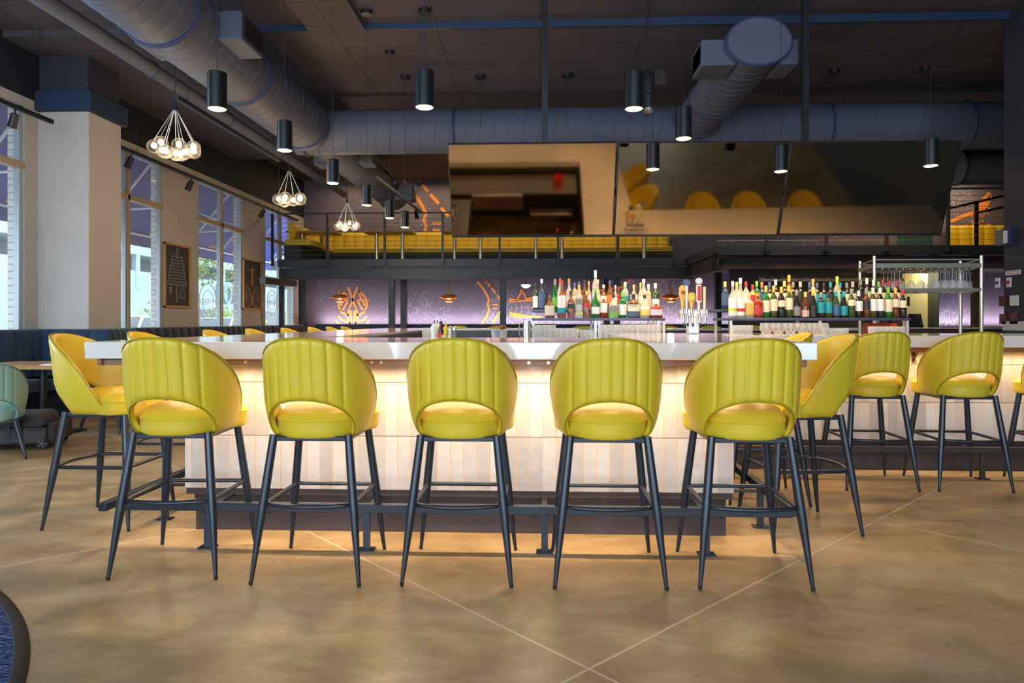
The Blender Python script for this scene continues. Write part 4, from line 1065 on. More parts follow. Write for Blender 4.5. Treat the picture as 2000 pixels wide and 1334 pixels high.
# ================================================================ SCREENS
def tv(pxl, pxr, yl, yr, label, tilt=21.2, zt=2.915, asp=.5655):
    def corner(px, py):
        d = (zt-H)*F/(HOR-py); xc = (px-1000)/F*d
        return Vector((xc*CP-d*SP, xc*SP+d*CP, zt))
    a, b_ = corner(pxl, yl), corner(pxr, yr); w = (b_-a).length; c0 = (a+b_)/2
    t = thing('television', label, 'television', tuple(c0), 0, 'large tilted televisions above the bar')
    t.rotation_euler = (R(tilt), 0, math.atan2(b_.y-a.y, b_.x-a.x))
    hh = w*asp
    MB().box(-w/2+.003, .0, -hh, w/2-.003, .05, 0).build('casing', tvframe, t, bev=.004)
    MB().box(-w/2+.014, -.002, -hh+.028, w/2-.014, .004, -.012).build('screen', tvscreen, t, smooth=False)
    b = MB(); b.box(-.25, .05, -.7, .25, .14, -.2); b.build('mount', blacks, t)
    return t
tv(873, 1206, 281, 277.5, 'large dark television, left of the three, above the bar', 23.8, asp=.575)
tv(1208, 1544, 277.5, 277, 'large dark television, middle of the three, above the bar')
tv(1545, 1880, 277, 276, 'large dark television, right of the three, above the bar')
pr = thing('screen_support', 'black steel ceiling posts and crossbar carrying the three screens', 'bracket', (1.2, 7.12, ZC))
for px in (1064, 1574):
    X = at(px, 7.1); m = MB(); m.bar((X, 7.12, 2.45), (X, 7.12, ZH-.12), .06, .06); m.build('post', blacks, pr, world=True)
    m = MB(); m.bar((X, 7.12, ZH-.14), (X, 7.12, ZH+.0), .062, .062); m.build('blue_sleeve', mat('bright_blue_sleeve', (.01, .04, .45), .4), pr, world=True)
MB().bar((at(880, 7.1), 7.15, 2.5), (at(1850, 7.1), 7.15, 2.5), .06, .08).build('crossbar', blacks, pr, world=True)

# ================================================================ BACK BAR
stn = thing('service_station', 'stainless back-bar service station in the middle of the bar', 'bar station', (1.2, 6.55, 0))
m = MB(); m.box(-1.3, 6.2, .955, at(1790, 6.5), 6.95, .99); m.build('worktop', steel, stn, world=True, bev=.004)
m = MB(); m.box(-1.25, 6.28, .1, at(1785, 6.5), 6.9, .955); m.build('cabinet', mat('stainless_cabinet', (.35, .34, .33), .35, metal=.7), stn, world=True)
ZS = 1.20; ZS2 = 1.262; shelfm = mat('navy_shelf_edge', (.04, .04, .09), .35)
def bottle_shelf(x0, x1, posts, label):
    t = thing('bottle_shelf', label, 'shelf', ((x0+x1)/2, 6.55, .99), 0, 'bottle shelves')
    MB().box(x0, 6.34, ZS-.024, x1, 6.60, ZS).build('lower_tier', shelfm, t, world=True, bev=.003)
    MB().box(x0, 6.60, ZS2-.024+.02, x1, 6.92, ZS2+.02).build('upper_tier', shelfm, t, world=True, bev=.003)
    for px in posts:
        X = at(px, 6.36); MB().bar((X, 6.36, .99), (X, 6.36, ZS+.0), .022, .03).build('post', palesteel, t, world=True)
        MB().bar((X, 6.9, .99), (X, 6.9, ZS2), .022, .03).build('post', palesteel, t, world=True)
    return t
bottle_shelf(at(1039, 6.4), at(1297, 6.4), (1041, 1163, 1170, 1285, 1296), 'two-tier navy shelf of spirit bottles, left of the beer taps')
bottle_shelf(at(1403, 6.4), at(1772, 6.4), (1427, 1601, 1771), 'two-tier navy shelf of wine bottles, right of the beer taps')

GM = {}
def gm(c, clear=.35):
    k = (c, clear)
    if k not in GM: GM[k] = glassy('bottle_glass_%d' % len(GM), c, clear)
    return GM[k]
PM = {}
def pm(c, r=.55):
    if c not in PM: PM[c] = mat('label_%d' % len(PM), c, r)
    return PM[c]
COL = {'cream': (.70, .62, .45), 'white': (.74, .72, .70), 'teal': (.01, .27, .33), 'pink': (.62, .40, .36), 'red': (.45, .03, .035), 'orange': (.55, .19, .04), 'yellow': (.62, .56, .14), 'black': (.02, .02, .022), 'green': (.14, .40, .05),
       'gold': (.62, .38, .08), 'grey': (.22, .21, .20), 'blue': (.05, .10, .22), 'brown': (.20, .07, .03), 'silver': (.55, .57, .62), 'lime': (.45, .62, .05)}
GL = {'clear': ((.62, .60, .52), .55), 'amber': ((.26, .085, .018), .3), 'green': ((.012, .14, .02), .2), 'dark': ((.018, .020, .022), .08), 'darkgreen': ((.04, .07, .015), .12), 'red': ((.30, .03, .015), .2), 'blue': ((.03, .05, .10), .1), 'brown': ((.12, .04, .015), .15), 'pale': ((.60, .48, .26), .4)}
SHAPES = {  # (r fraction of width, z fraction of height)
 'wine': [(.92, 0), (1, .02), (1, .56), (.93, .63), (.60, .70), (.37, .76), (.34, .80), (.34, .93)],
 'round': [(.92, 0), (1, .02), (1, .50), (.90, .58), (.55, .66), (.34, .73), (.30, .80), (.30, .88)],
 'square': [(.95, 0), (1, .02), (1, .58), (.85, .66), (.50, .71), (.30, .76), (.28, .88)],
 'squat': [(.90, 0), (1, .03), (1, .40), (.85, .55), (.50, .66), (.27, .74), (.25, .88)],
 'tall': [(.92, 0), (1, .02), (1, .60), (.80, .70), (.45, .76), (.36, .80), (.36, .95)],
 'champ': [(.92, 0), (1, .02), (1, .42), (.85, .55), (.55, .70), (.36, .82), (.34, .93)]}
BCACHE = {}
def bottle(px, w, ytop, row, shelf, shape, glass, lab, cap, lz=(.18, .5), extra=None, idx=0):
    Y = 6.44 if row == 'front' else 6.74; zb = ZS if row == 'front' else ZS2+.02
    X = at(px, Y); h = zat(ytop, X, Y)-zb; r = w/2*Y/F*1.05
    rowtxt = 'front row' if row == 'front' else 'back row'
    gname = {'clear': 'clear', 'amber': 'amber', 'green': 'bright green', 'dark': 'dark', 'darkgreen': 'olive green', 'red': 'reddish', 'blue': 'dark blue', 'brown': 'brown', 'pale': 'pale straw'}[glass]
    kind = {'wine': 'wine bottle', 'round': 'round bottle', 'square': 'square bottle', 'squat': 'squat decanter bottle', 'tall': 'tall bottle', 'champ': 'sloping bottle'}[shape]
    l1 = '%s %s, %s label, %s cap, %s from left, %s, %s shelf' % (gname, kind, lab, cap, ORD[idx], rowtxt, shelf)
    t = thing('wine_bottle' if shape in ('wine', 'champ') else 'liquor_bottle', l1, 'bottle', (X, Y, zb), 0, '%s of bottles on the %s shelf' % (rowtxt, shelf))
    n = 16; sup = .5 if shape == 'square' else 1
    g_, cl = GL[glass]; prof = [(a*r, z*h) for a, z in SHAPES[shape]]
    MB().lathe(prof, n=n, sup=sup, sy=.8 if shape == 'square' else 1).build('glass_body', gm(g_, cl), t, angle=50)
    z0, z1 = lz[0]*h, lz[1]*h
    MB().lathe([(r*1.012, z0), (r*1.012, z1)], n=n, sup=sup, sy=.8 if shape == 'square' else 1).build('label', pm(COL[lab]), t, angle=50)
    rn = prof[-1][0]*1.18; zc = prof[-1][1]
    cz = {'wine': .80, 'champ': .78, 'tall': .82}.get(shape, .86)*h
    MB().lathe([(rn, cz), (rn, h*.985), (rn*.8, h), (0, h)], n=12).build('cap', pm(COL[cap]), t)
    if extra:
        c2, a, b = extra; MB().lathe([(r*1.022, a*h), (r*1.022, b*h)], n=n, sup=sup, sy=.8 if shape == 'square' else 1).build('label_band', pm(COL[c2]), t, angle=50)
    return t
L_front = [(1073.5, 18, 577, 'squat', 'amber', 'cream', 'brown', (.12, .55), None), (1097, 16, 548, 'round', 'amber', 'white', 'red', (.25, .60), ('teal', .13, .27)),
  (1115, 13.5, 568, 'square', 'amber', 'black', 'black', (.34, .52), None), (1131, 14, 556, 'square', 'clear', 'grey', 'gold', (.40, .58), ('yellow', .10, .18)),
  (1145.5, 13, 569, 'square', 'amber', 'red', 'gold', (.40, .56), None), (1163, 16, 564, 'round', 'green', 'white', 'green', (.14, .38), None),
  (1179, 14, 578, 'round', 'red', 'white', 'white', (.25, .68), None), (1198, 20, 575, 'squat', 'clear', 'grey', 'black', (.25, .52), ('green', .05, .24)),
  (1216, 15, 570, 'wine', 'green', 'white', 'green', (.12, .52), None), (1237, 22, 574, 'square', 'brown', 'cream', 'black', (.28, .56), ('blue', .06, .26)),
  (1259, 20, 576, 'squat', 'pale', 'yellow', 'black', (.12, .38), ('white', .38, .50)), (1281, 23, 590, 'square', 'red', 'silver', 'silver', (.18, .55), None)]
L_back = [(1046, 10, 552, 'wine', 'darkgreen', 'white', 'black', (.08, .5), None), (1058, 13, 545, 'round', 'blue', 'blue', 'white', (.05, .55), None), (1065, 8, 556, 'tall', 'dark', 'black', 'black', (.1, .5), None),
  (1084, 12, 545, 'champ', 'green', 'green', 'grey', (.1, .4), None), (1094, 12, 543, 'round', 'clear', 'white', 'red', (.2, .55), None), (1104, 9, 558, 'round', 'red', 'brown', 'black', (.2, .5), None),
  (1111.5, 13, 544, 'round', 'clear', 'white', 'orange', (.1, .4), None), (1122.6, 10, 552, 'tall', 'pale', 'cream', 'blue', (.2, .5), None), (1131, 10, 550, 'tall', 'pale', 'gold', 'blue', (.2, .5), None),
  (1142, 13, 546, 'round', 'brown', 'brown', 'black', (.2, .5), None), (1150, 10, 549, 'round', 'pale', 'silver', 'gold', (.2, .5), None), (1163, 12, 528, 'tall', 'clear', 'white', 'white', (.2, .5), None),
  (1168, 9, 546, 'round', 'pale', 'cream', 'cream', (.2, .5), None), (1179, 13, 556, 'round', 'amber', 'cream', 'cream', (.3, .55), None), (1191, 12, 548, 'round', 'amber', 'orange', 'blue', (.2, .5), None),
  (1202, 10, 557, 'round', 'clear', 'white', 'cream', (.2, .5), None), (1208, 10, 560, 'round', 'red', 'red', 'red', (.2, .5), None), (1221, 13, 551, 'tall', 'clear', 'teal', 'cream', (.3, .5), None),
  (1238, 14, 556, 'round', 'pale', 'silver', 'gold', (.4, .6), None), (1251, 10, 552, 'round', 'pale', 'cream', 'yellow', (.2, .5), None), (1257, 16, 545, 'round', 'clear', 'white', 'cream', (.1, .45), None),
  (1266.5, 11, 555, 'wine', 'pale', 'pink', 'white', (.1, .5), None), (1280, 14, 553, 'wine', 'darkgreen', 'white', 'white', (.1, .4), None)]
R_front = [(1431, 15, 549, 'round', 'clear', 'white', 'silver', (.06, .55), ('lime', .18, .26)), (1446, 15.5, 543, 'round', 'clear', 'white', 'white', (.06, .52), ('red', .16, .24)), (1463, 16.5, 574, 'square', 'clear', 'gold', 'gold', (.14, .60), None),
  (1480, 17, 572, 'square', 'red', 'red', 'orange', (.14, .45), None)]
wl = [('green', 'cream', 'gold', .18, .54), ('darkgreen', 'cream', 'gold', .22, .58), ('dark', 'cream', 'gold', .36, .56), ('darkgreen', 'cream', 'gold', .26, .62), ('dark', 'grey', 'grey', .08, .40), ('brown', 'pink', 'gold', .05, .30), ('dark', 'black', 'gold', .05, .45),
      ('dark', 'teal', 'grey', .20, .62), ('darkgreen', 'teal', 'black', .20, .62), ('darkgreen', 'blue', 'teal', .10, .50), ('dark', 'teal', 'teal', .10, .45), ('darkgreen', 'cream', 'grey', .42, .62), ('dark', 'white', 'silver', .26, .62), ('brown', 'black', 'grey', .30, .60),
      ('darkgreen', 'white', 'white', .24, .62), ('dark', 'white', 'white', .24, .62), ('green', 'cream', 'green', .20, .60), ('brown', 'cream', 'gold', .36, .62), ('dark', 'cream', 'red', .36, .62)]
wx = [1496, 1511, 1526, 1541, 1556, 1573, 1588, 1603.5, 1618, 1633, 1648, 1663, 1677, 1692, 1705, 1719, 1735, 1749, 1763]
wy = [558, 558, 560, 558, 566, 570, 566, 571, 570, 568, 569, 564, 568, 563, 562, 562, 561, 562, 566]
for x, y, (g_, l_, c_, a, b) in zip(wx, wy, wl): R_front.append((x, 13.4, y, 'champ' if 1550 < x < 1595 or 1630 < x < 1650 else 'wine', g_, l_, c_, (a, b), None))
R_back = []
bx_ = [(1416, 550, 'blue', 'blue', 'yellow'), (1439, 551, 'clear', 'white', 'yellow'), (1457, 550, 'clear', 'white', 'red'), (1470, 556, 'pale', 'red', 'red'), (1478, 549, 'green', 'green', 'green'), (1488, 551, 'blue', 'blue', 'orange'), (1503, 551, 'dark', 'cream', 'blue'), (1515, 546, 'dark', 'cream', 'silver'),
       (1532, 549, 'dark', 'cream', 'yellow'), (1541, 537, 'amber', 'gold', 'gold'), (1549, 551, 'dark', 'black', 'grey'), (1563, 550, 'dark', 'black', 'pink'), (1581, 551, 'dark', 'black', 'blue'), (1588, 545, 'pale', 'cream', 'gold'), (1596, 552, 'dark', 'teal', 'blue'), (1609, 552, 'dark', 'teal', 'black'),
       (1622, 551, 'dark', 'black', 'teal'), (1635, 540, 'pale', 'cream', 'lime'), (1641, 552, 'dark', 'teal', 'teal'), (1654, 552, 'dark', 'cream', 'grey'), (1665.5, 550, 'dark', 'cream', 'pink'), (1681, 545, 'dark', 'black', 'grey'), (1693, 543, 'dark', 'cream', 'white'), (1706, 547, 'dark', 'cream', 'white'),
       (1716, 550, 'green', 'gold', 'green'), (1724, 548, 'dark', 'cream', 'red'), (1737, 549, 'dark', 'cream', 'red'), (1752, 548, 'dark', 'cream', 'red')]
for x, y, g_, l_, c_ in bx_: R_back.append((x, 13, y, 'wine', g_, l_, c_, (.15, .58), None))
for row, shelf, L in (('front', 'left', L_front), ('back', 'left', L_back), ('front', 'right', R_front), ('back', 'right', R_back)):
    for i, (px, w, yt, sh, g_, l_, c_, lz, ex) in enumerate(L): bottle(px, w, yt, row, shelf, sh, g_, l_, c_, lz, ex, i)
# lettering on the cream whiskey label
cu = bpy.data.curves.new('lt', 'FONT'); cu.body = 'KNOB'; cu.size = .026; cu.align_x = 'CENTER'; cu.extrude = .0004; cu.materials.append(pm(COL['black']))
host = [o for o in C.objects if o.get('label', '').startswith('brown square bottle, cream')][0]
lt = bpy.data.objects.new('label_lettering', cu); C.objects.link(lt); lt = meshify(lt); lt.parent = host; lt.rotation_euler = (PI/2, 0, 0); lt.location = (-.008, -.0450, .105)

# glasses on the service station
def pint(h, r): return MB().lathe([(r*.72, 0), (r*.74, .004), (r, h), (r*.95, h), (r*.68, .01), (0, .01)], n=18)
def glass_row(px0, px1, ytop, Y, n, h, r, label, group):
    base = None
    z = .99
    for i in range(n):
        X = at(px0+(px1-px0)*(i+.5)/n, Y)
        if base is None:
            base = pint(h, r).build('drinking_glass', tumbler); o = base
        else: o = base.copy(); C.objects.link(o)
        o.location = (X, Y, z); tag(o, label, 'glass', group)
glass_row(1042, 1083, 636, 6.27, 4, .145, .036, 'tall pint glass in the row left of the first shelf, front', 'pint glasses at the left')
glass_row(1083, 1130, 642, 6.27, 4, .115, .034, 'clear rocks glass under the left shelf', 'rocks glasses at the left')
glass_row(1132, 1160, 645, 6.27, 3, .10, .025, 'small clear glass under the left shelf', 'small glasses at the left')
glass_row(1172, 1240, 635, 6.27, 7, .15, .032, 'upright clear glass beneath the middle of the left shelf', 'highball glasses under the left shelf')
glass_row(1242, 1290, 635, 6.27, 5, .15, .032, 'upright clear glass at the right end of the left shelf', 'highball glasses right end of left shelf')
glass_row(1430, 1468, 636, 6.27, 4, .145, .034, 'clear highball glass at the left end of the right shelf', 'highball glasses under the right shelf')
glass_row(1605, 1655, 640, 6.27, 5, .12, .034, 'clear tumbler under the middle of the right shelf', 'tumblers under the right shelf')
glass_row(1698, 1765, 637, 6.27, 7, .135, .034, 'clear tumbler at the right end of the right shelf', 'tumblers at the right end')
gob = MB().lathe([(.033, 0), (.032, .003), (.004, .006), (.004, .07), (.02, .08), (.034, .105), (.036, .13), (.028, .165)], n=18)
b0 = None
for i in range(11):
    X = at(1476+i*11.5, 6.5)
    if b0 is None: b0 = gob.build('stemmed_glass', tumbler); o = b0
    else: o = b0.copy(); C.objects.link(o)
    o.location = (X, 6.27+.03*(i % 2), .99); tag(o, 'stemmed glass under the left half of the right shelf', 'glass', 'stemmed glasses under the right shelf')
for i in range(7):
    o = MB().lathe([(.028, 0), (.03, .10), (.0, .10)], n=12).build('red_cup', redp); o.location = (at(1507+i*14, 6.75), 6.75, .99); o.scale = (1, 1, 1.2)
    tag(o, 'red plastic cup behind the stemmed glasses under the right shelf', 'cup', 'red cups under the right shelf')
o = MB().box(-.13, -.08, 0, .13, .08, .16).build('red_crate', mat('red_orange_plastic', (.70, .06, .01), .4), bev=.01); o.location = (at(1718, 6.78), 6.78, .99); tag(o, 'red-orange plastic caddy below the right end of the wine bottles', 'caddy')

# condiments and utensils left of the shelf
def on_station(name, cat, label, px, Y, parts, group=None):
    t = thing(name, label, cat, (at(px, Y), Y, .99), 0, group)
    for nm, mb, mt in parts: mb.build(nm, mt, t)
    return t
on_station('syrup_pitcher', 'bottle', 'white squeeze bottle with black nozzle left of the ketchup', 848, 6.3, [('body', MB().lathe([(.030, 0), (.032, .13), (.012, .16), (0, .16)], n=16), white), ('nozzle', MB().lathe([(.006, .16), (.005, .19), (0, .19)], n=8), blacks)], 'white squeeze bottles')
on_station('syrup_pitcher', 'bottle', 'white squeeze bottle directly behind the ketchup', 854.5, 6.4, [('body', MB().lathe([(.030, 0), (.032, .13), (.012, .16), (0, .16)], n=16), white), ('nozzle', MB().lathe([(.006, .16), (.005, .195), (0, .195)], n=8), blacks)], 'white squeeze bottles')
on_station('ketchup_bottle', 'bottle', 'dark red sauce bottle with a red and white label', 861, 6.27, [('body', MB().lathe([(.026, 0), (.028, .09), (.012, .14), (.012, .16)], n=16), mat('dark_sauce', (.05, .012, .008), .2)), ('label', MB().lathe([(.0285, .03), (.0288, .075)], n=16), redp), ('cap', MB().lathe([(.015, .158), (.015, .182), (0, .182)], n=12), blacks)])
on_station('mustard_bottle', 'bottle', 'yellow mustard bottle right of the sauce bottle', 870.5, 6.27, [('body', MB().lathe([(.022, 0), (.023, .12), (.010, .14), (.006, .165), (0, .165)], n=14), mat('mustard_yellow', (.72, .50, .01), .4))])
on_station('salt_shaker', 'shaker', 'glass shaker with steel top, left of the pair', 879, 6.27, [('jar', MB().lathe([(.020, 0), (.018, .07), (.016, .10)], n=12), white), ('lid', MB().lathe([(.018, .10), (.018, .125), (.008, .14), (0, .14)], n=12), steel)], 'shakers')
on_station('salt_shaker', 'shaker', 'glass shaker with steel top, right of the pair', 888, 6.27, [('jar', MB().lathe([(.020, 0), (.018, .07), (.016, .10)], n=12), pm(COL['grey'])), ('lid', MB().lathe([(.018, .10), (.018, .125), (.008, .14), (0, .14)], n=12), steel)], 'shakers')
for i in range(4):
    on_station('shot_glass', 'glass', 'small clear glass left of the squeeze bottles', 828+i*4.5, 6.3+.05*(i % 2), [('cup', MB().lathe([(.014, 0), (.018, .12), (.016, .12), (.0, .01)], n=12), tumbler)], 'small glasses left of the condiments')
on_station('sugar_packet_holder', 'holder', 'small cream card holder in front of the condiments', 866, 6.22, [('card', MB().box(-.02, -.01, 0, .02, .01, .055), pm(COL['cream']))])
def pot(px, extra, label):
    parts = [('pot', MB().lathe([(.030, 0), (.040, .09), (.044, .10), (.036, .10), (.03, .02), (0, .02)], n=18), palesteel)]
    if extra:
        m = MB(); rr = random.Random(3)
        for k in range(14):
            a = rr.uniform(0, 6.28); rr2 = rr.uniform(0, .03); c0 = (rr2*math.cos(a), rr2*math.sin(a), .11+rr.uniform(0, .03)); m.lathe([(0, -.012), (.012, 0), (0, .012)], c0, 6)
        parts.append(('contents', m, pm(COL['brown'])))
    on_station('metal_bucket', 'bucket', label, px, 6.27, parts, 'small metal buckets')
pot(968, False, 'small empty metal bucket on the back bar'); pot(982, True, 'small metal bucket full of brown corks')
on_station('steel_pitcher', 'pitcher', 'tall stainless pitcher with handle left of the bottle shelf', 1029, 6.26, [('body', MB().lathe([(.036, 0), (.033, .185), (.030, .188), (0, .188)], n=24), steel), ('handle', MB().tube([(-.033, 0, .16), (-.065, 0, .155), (-.070, 0, .10), (-.062, 0, .04), (-.035, 0, .03)], .006, 8), steel)])

# beer tap tower on the right-hand counter
TY = 5.80; tx = at(1353, TY)
tw = thing('beer_tap_tower', 'steel beer tap tower with five handles on the bar counter', 'beer tap', (tx, TY, ZT))
zc0 = zat(620, tx, TY)-ZT; zc1 = zat(606, tx, TY)-ZT
MB().box(-.045, -.045, 0, .045, .045, zc0+.01).build('column', palesteel, tw, bev=.008)
MB().box(at(1327, TY)-tx, -.05, zc0, at(1381, TY)-tx, .05, zc1+.005).build('tap_header', steel, tw, bev=.01)
hand = [(1333, 557, 'gold', 'shield', 'brown'), (1340.5, 547, 'blue', 'disc', 'white'), (1350.5, 571, 'lime', 'shield', 'orange'), (1364.5, 544, 'red', 'tall', 'white'), (1375.5, 560, 'cream', 'stick', 'cream')]
for i, (px, yt, c1, sh, c2) in enumerate(hand):
    x = at(px, TY-.05)-tx; zt = zat(yt, x+tx, TY-.05)-ZT
    f_ = MB(); f_.tube([(x, -.05, zc0+.03), (x, -.09, zc0+.035), (x, -.10, zc0-.02), (x, -.10, zc0-.045)], .009, 8); f_.tube([(x, -.055, zc0+.03), (x, -.055, zc1+.01)], .012, 8)
    fa = f_.build('faucet', steel, tw); MB().tube([(x, -.10, zc0-.045), (x+.004, -.10, zc0-.075)], .008, 6).build('spout_plug', blacks, fa)
    hh = zt-zc1; m = MB(); n0 = 0
    if sh == 'stick': m.tube([(x, -.055, zc1), (x, -.055, zt)], [.010, .013], 10)
    elif sh == 'tall': m.tube([(x, -.055, zc1), (x, -.055, zc1+.25*hh)], .010, 8); m.box(x-.018, -.07, zc1+.25*hh, x+.018, -.04, zc1+.80*hh)
    elif sh == 'disc': m.tube([(x, -.055, zc1), (x, -.055, zt-.04)], [.008, .014], 8)
    else: m.tube([(x, -.055, zc1), (x, -.055, zc1+.45*hh)], [.009, .020], 10); m.tube([(x, -.055, zc1+.42*hh), (x, -.055, zc1+.62*hh), (x, -.055, zc1+.9*hh), (x, -.055, zt)], [.02, .032, .03, .008], 14, sq=(1, .5))
    h_ = m.build('tap_handle', pm(COL[c2]) if sh != 'shield' else pm(COL['gold']), tw)
    if sh in ('disc', 'tall'): MB().tube([(x, -.075, zt-.022), (x, -.04, zt-.022)], .026, 20).build('badge', pm(COL['silver' if sh == 'tall' else 'blue']), h_)
    if sh == 'tall': MB().box(x-.013, -.0735, zc1+.3*hh, x+.013, -.070, zc1+.76*hh).build('stripe', pm(COL['red']), h_)
    if sh == 'shield': MB().tube([(x, -.078, zc1+.70*hh), (x, -.068, zc1+.70*hh)], .017, 16).build('badge', pm(COL['lime' if i == 2 else 'brown']), h_)

# stainless glass rack on the right
rk = thing('glass_rack', 'stainless overhead rack of hanging wine glasses at the right', 'glass rack', (4.2, 7.7, ZT))
Ya, Yb_ = 7.35, 8.0
xl, xr = at(1708, Ya), at(1917, Ya); xl2, xr2 = at(1680, Yb_), at(1876, Yb_)
zta = zat(500, xl, Ya); zs1 = zat(519, xl, Ya); zs0 = zat(566, xl, Ya); zr = zat(511, xl, Ya)
for X, Y in ((xl, Ya), (xr, Ya), (xl2, Yb_), (xr2, Yb_)): MB().tube([(X, Y, .98), (X, Y, zta)], .018, 14).build('post', goldsteel, rk, world=True)
def quad_ring(z, h, w):
    m = MB(); P = [(xl, Ya, z), (xr, Ya, z), (xr2, Yb_, z), (xl2, Yb_, z)]
    for i in range(4): m.bar(P[i], P[(i+1) % 4], w, h)
    return m
quad_ring(zs1, .045, .03).build('upper_frame', goldsteel, rk, world=True); quad_ring(zs0, .03, .03).build('lower_frame', goldsteel, rk, world=True); quad_ring(zr+.02, .012, .012).build('guard_rail', goldsteel, rk, world=True)
m = MB()
for k in range(14):
    X = xl+.08+(xr-xl-.16)*k/13; X2 = xl2+.08+(xr2-xl2-.16)*k/13; m.tube([(X, Ya, zs1-.035), (X2, Yb_, zs1-.035)], .004, 5)
m.build('hanger_channel', goldsteel, rk, world=True)
m = MB(); m.prism([(xl, Ya), (xr, Ya), (xr2, Yb_), (xl2, Yb_)], zs1-.01, zs1+.005); m.build('upper_shelf', goldsteel, rk, world=True, smooth=False)
st_ = thing('rack_counter', 'low steel worktop that carries the glass rack', 'counter', (4.3, 7.6, 0))
MB().box(3.55, 7.1, .94, RX-.02, 8.14, .98).build('worktop', steel, st_, world=True, bev=.004); MB().box(3.6, 7.15, 0, RX-.03, 8.1, .94).build('cabinet', kick, st_, world=True)
zg = zs1-.045; b0 = None
wg = MB().lathe([(.036, 0), (.035, -.003), (.005, -.007), (.0035, -.03), (.0035, -.095), (.02, -.11), (.040, -.145), (.041, -.165), (.031, -.225)], n=20)
for i, px in enumerate([1726, 1734, 1741, 1747, 1757, 1779, 1798, 1818, 1829, 1837, 1846, 1854, 1861, 1868, 1875, 1882]):
    Y = 7.45+(.32 if px < 1745 else .0)+(.1 if i % 2 else 0)
    if b0 is None: b0 = wg.build('hanging_wine_glass', tumbler); o = b0
    else: o = b0.copy(); C.objects.link(o)
    o.location = (at(px, Y), Y, zg); tag(o, 'clear wine glass hanging upside down in the steel rack', 'wine glass', 'wine glasses hanging in the steel rack')
b0 = None
fl_ = MB().lathe([(.030, 0), (.029, -.003), (.004, -.007), (.0035, -.08), (.018, -.11), (.024, -.16), (.020, -.225)], n=16)
for i, px in enumerate([1800, 1806, 1843, 1850, 1858, 1865, 1872, 1880, 1888, 1895]):
    Y = 7.78+.08*(i % 2)
    if b0 is None: b0 = fl_.build('hanging_flute', tumbler); o = b0
    else: o = b0.copy(); C.objects.link(o)
    o.location = (at(px, Y), Y, zg); tag(o, 'slim clear flute hanging in the back of the steel rack', 'flute glass', 'flutes hanging in the steel rack')

# wall controls on the right wall
def wall_plate(name, px0, px1, py0, py1, m_, label, cat, th=.012, group=None, extra=None):
    ya, yb = yat(px0, RX), yat(px1, RX); yc = (ya+yb)/2
    z1 = zat(py0, RX, yc); z0 = zat(py1, RX, yc)
    t = thing(name, label, cat, (RX, yc, z0), 0, group)
    MB().box(RX-th, min(ya, yb), z0, RX, max(ya, yb), z1).build('plate', m_, t, world=True, bev=.002)
    if extra: extra(t, yc, (z0+z1)/2, RX-th)
    return t
bpl = mat('brown_mirror_plate', (.05, .02, .012), .15, metal=.4, noise=(60, .8))
wall_plate('switch_plate', 1945, 1954, 543, 562, white, 'white switch plate with a blue key switch, left of the pair', 'switch', group='white key switches', extra=lambda t, y, z, x: MB().tube([(x-.012, y, z), (x, y, z)], .02, 12).build('key_switch', pm(COL['blue']), t, world=True))
wall_plate('switch_plate', 1967, 1976, 542, 561, white, 'white switch plate with a red button, right of the pair', 'switch', group='white key switches', extra=lambda t, y, z, x: MB().tube([(x-.015, y, z), (x, y, z)], .022, 12).build('red_button', redp, t, world=True))
wall_plate('switch_plate', 1953, 1966.5, 577, 598, bpl, 'brown mottled wall plate left of the blank white plate', 'switch')
wall_plate('switch_plate', 1974, 1990, 577, 597, white, 'blank white wall plate on the right wall', 'switch')
wall_plate('switch_plate', 1953.5, 1967, 613, 633, bpl, 'brown mottled wall plate in the lower row, left', 'switch')
wall_plate('switch_plate', 1974, 1990, 612, 633, bpl, 'brown mottled wall plate in the lower row, right', 'switch')
wall_plate('notice_label', 1964, 1994, 528, 537, white, 'small white notice strip with red lines on the right wall', 'notice', .004, extra=lambda t, y, z, x: [MB().box(x-.002, y-.10, z+k*.012-.003, x, y+.10, z+k*.012+.003).build('text_line', redp, t, world=True) for k in (-1, 1)])
wall_plate('thermostat', 1952, 1968, 449, 479, mat('taupe_plastic', (.16, .14, .14), .5), 'taupe thermostat box on the right wall', 'thermostat', .05)
wall_plate('thermostat', 1968, 1984, 445, 480, mat('navy_plastic', (.015, .025, .08), .4), 'dark blue control box with white card on the right wall', 'thermostat', .06, extra=lambda t, y, z, x: MB().box(x-.003, y-.02, z-.07, x, y+.05, z+.07).build('card', paper, t, world=True))

# ================================================================ LIGHTS
def area(name, loc, rot, sx_, sy_, e_, col, spread=180):
    l = bpy.data.lights.new(name, 'AREA'); l.shape = 'RECTANGLE'; l.size = sx_; l.size_y = sy_; l.energy = e_; l.color = col; l.spread = R(spread)
    o = bpy.data.objects.new(name, l); C.objects.link(o); o.location = loc; o.rotation_euler = rot; return o
DAY = (.68, .84, 1.0)
for k, (a, b_) in enumerate(RW):
    area('daylight_front', ((a+b_)/2, -4.65, 2.2), (R(90), 0, 0), b_-a, 3.4, (125, 85, 28)[k], DAY)
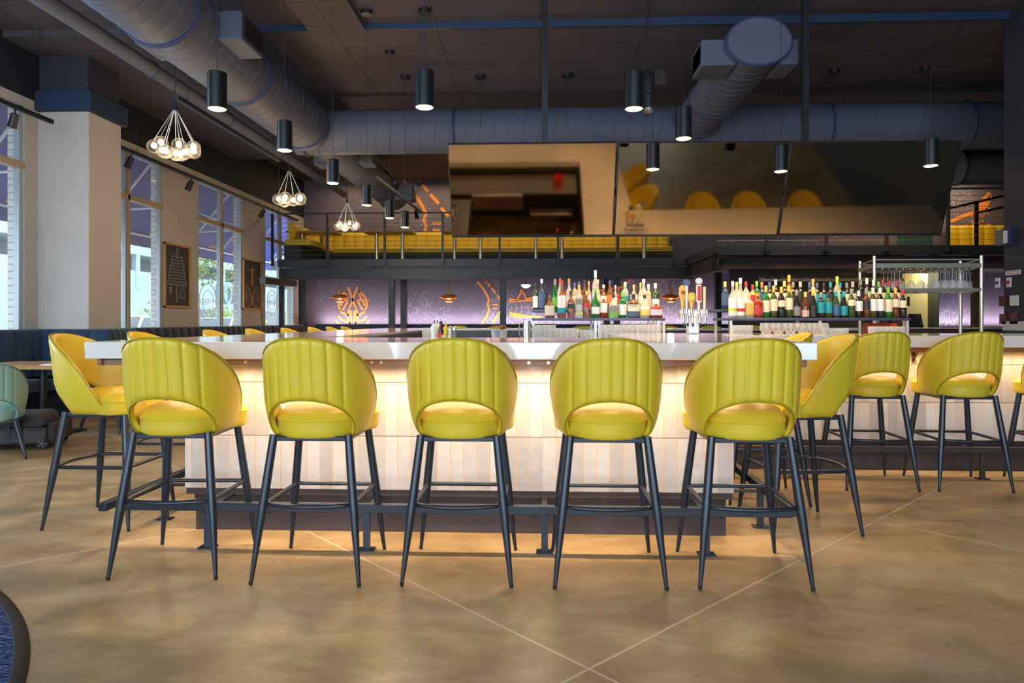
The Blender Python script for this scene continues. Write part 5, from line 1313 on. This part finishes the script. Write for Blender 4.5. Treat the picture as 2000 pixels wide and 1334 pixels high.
# daylight arriving through the side windows nearer than the frame
area('daylight_side', (WX+.05, 4.2, 2.3), (0, R(-90), 0), 2.6, 2.0, 90, (.62, .82, 1.0))
WARM = (1, .71, .41)
def strip(name, p, L, rz, e_, tilt=0):   # LED strip under the counter, facing down
    a = area(name, p, (tilt, 0, rz), L, .02, e_, WARM, 150); return a
strip('led_under_counter', ((OL+OR)/2, 3.60, ZB-.02), 3.0, 0, 23)
strip('led_under_counter', ((1.04+RE)/2, 5.36, ZB-.02), 3.6, 0, 15)
strip('led_under_counter', (-2.15, 6.8, ZB-.02), 6.0, R(90), 22)
strip('led_under_counter', (1.20, 4.4, ZB-.02), 1.5, R(90), 6)
# LED behind the far banquette washing up the mural
area('led_mural_wash', (1.0, YB-.22, 1.11), (R(180-25), 0, 0), 14, .06, 75, (1, .86, .94))
area('led_mural_wash', (10.6, YB-.22, 1.11), (R(180-25), 0, 0), 4.5, .06, 28, (1, .86, .94))
area('service_fill', (5.2, 12.4, 4.3), (0, 0, 0), 4, .4, 60, (1, .70, .40))  # added warm fill for the dark area by the right mezzanine
area('service_fill', (7.6, 12.9, 2.1), (R(20), 0, 0), 1.2, .3, 14, (1, .82, .5))  # second added fill, lower down, no fixture there
area('booth_wash_light', (-1.2, 18.0, 4.9), (0, 0, 0), 9, .3, 60, (1, .72, .36))  # warm area lights high above the upstairs booths
area('booth_wash_light', (9.5, 18.0, 4.9), (0, 0, 0), 4, .3, 50, (1, .72, .36))
# back-bar glow
area('back_bar_glow', (.9, 6.35, 2.0), (R(0), 0, 0), 4, .1, 22, (1, .74, .45))

w = bpy.data.worlds.new('sky'); sc.world = w; w.use_nodes = True
bg = w.node_tree.nodes['Background']; bg.inputs['Color'].default_value = (.72, .88, 1, 1); bg.inputs['Strength'].default_value = 3.4

# ================================================================ CAMERA
cam = bpy.data.cameras.new('camera'); co = bpy.data.objects.new('camera', cam); C.objects.link(co)
co.location = (0, 0, H); co.rotation_euler = (R(90), 0, PSI)
cam.sensor_fit = 'HORIZONTAL'; cam.sensor_width = 36; cam.lens = 36*F/2000; cam.shift_y = -(667-HOR)/2000; cam.clip_end = 300; cam.clip_start = .05
sc.camera = co
sc.view_settings.view_transform = 'Standard'; sc.view_settings.look = 'None'; sc.view_settings.gamma = 1; sc.view_settings.exposure = .7
sc.view_settings.use_curve_mapping = False
sc.cycles.use_denoising = True
sc.cycles.sample_clamp_indirect = 6
sc.cycles.max_bounces = 8; sc.cycles.transparent_max_bounces = 16
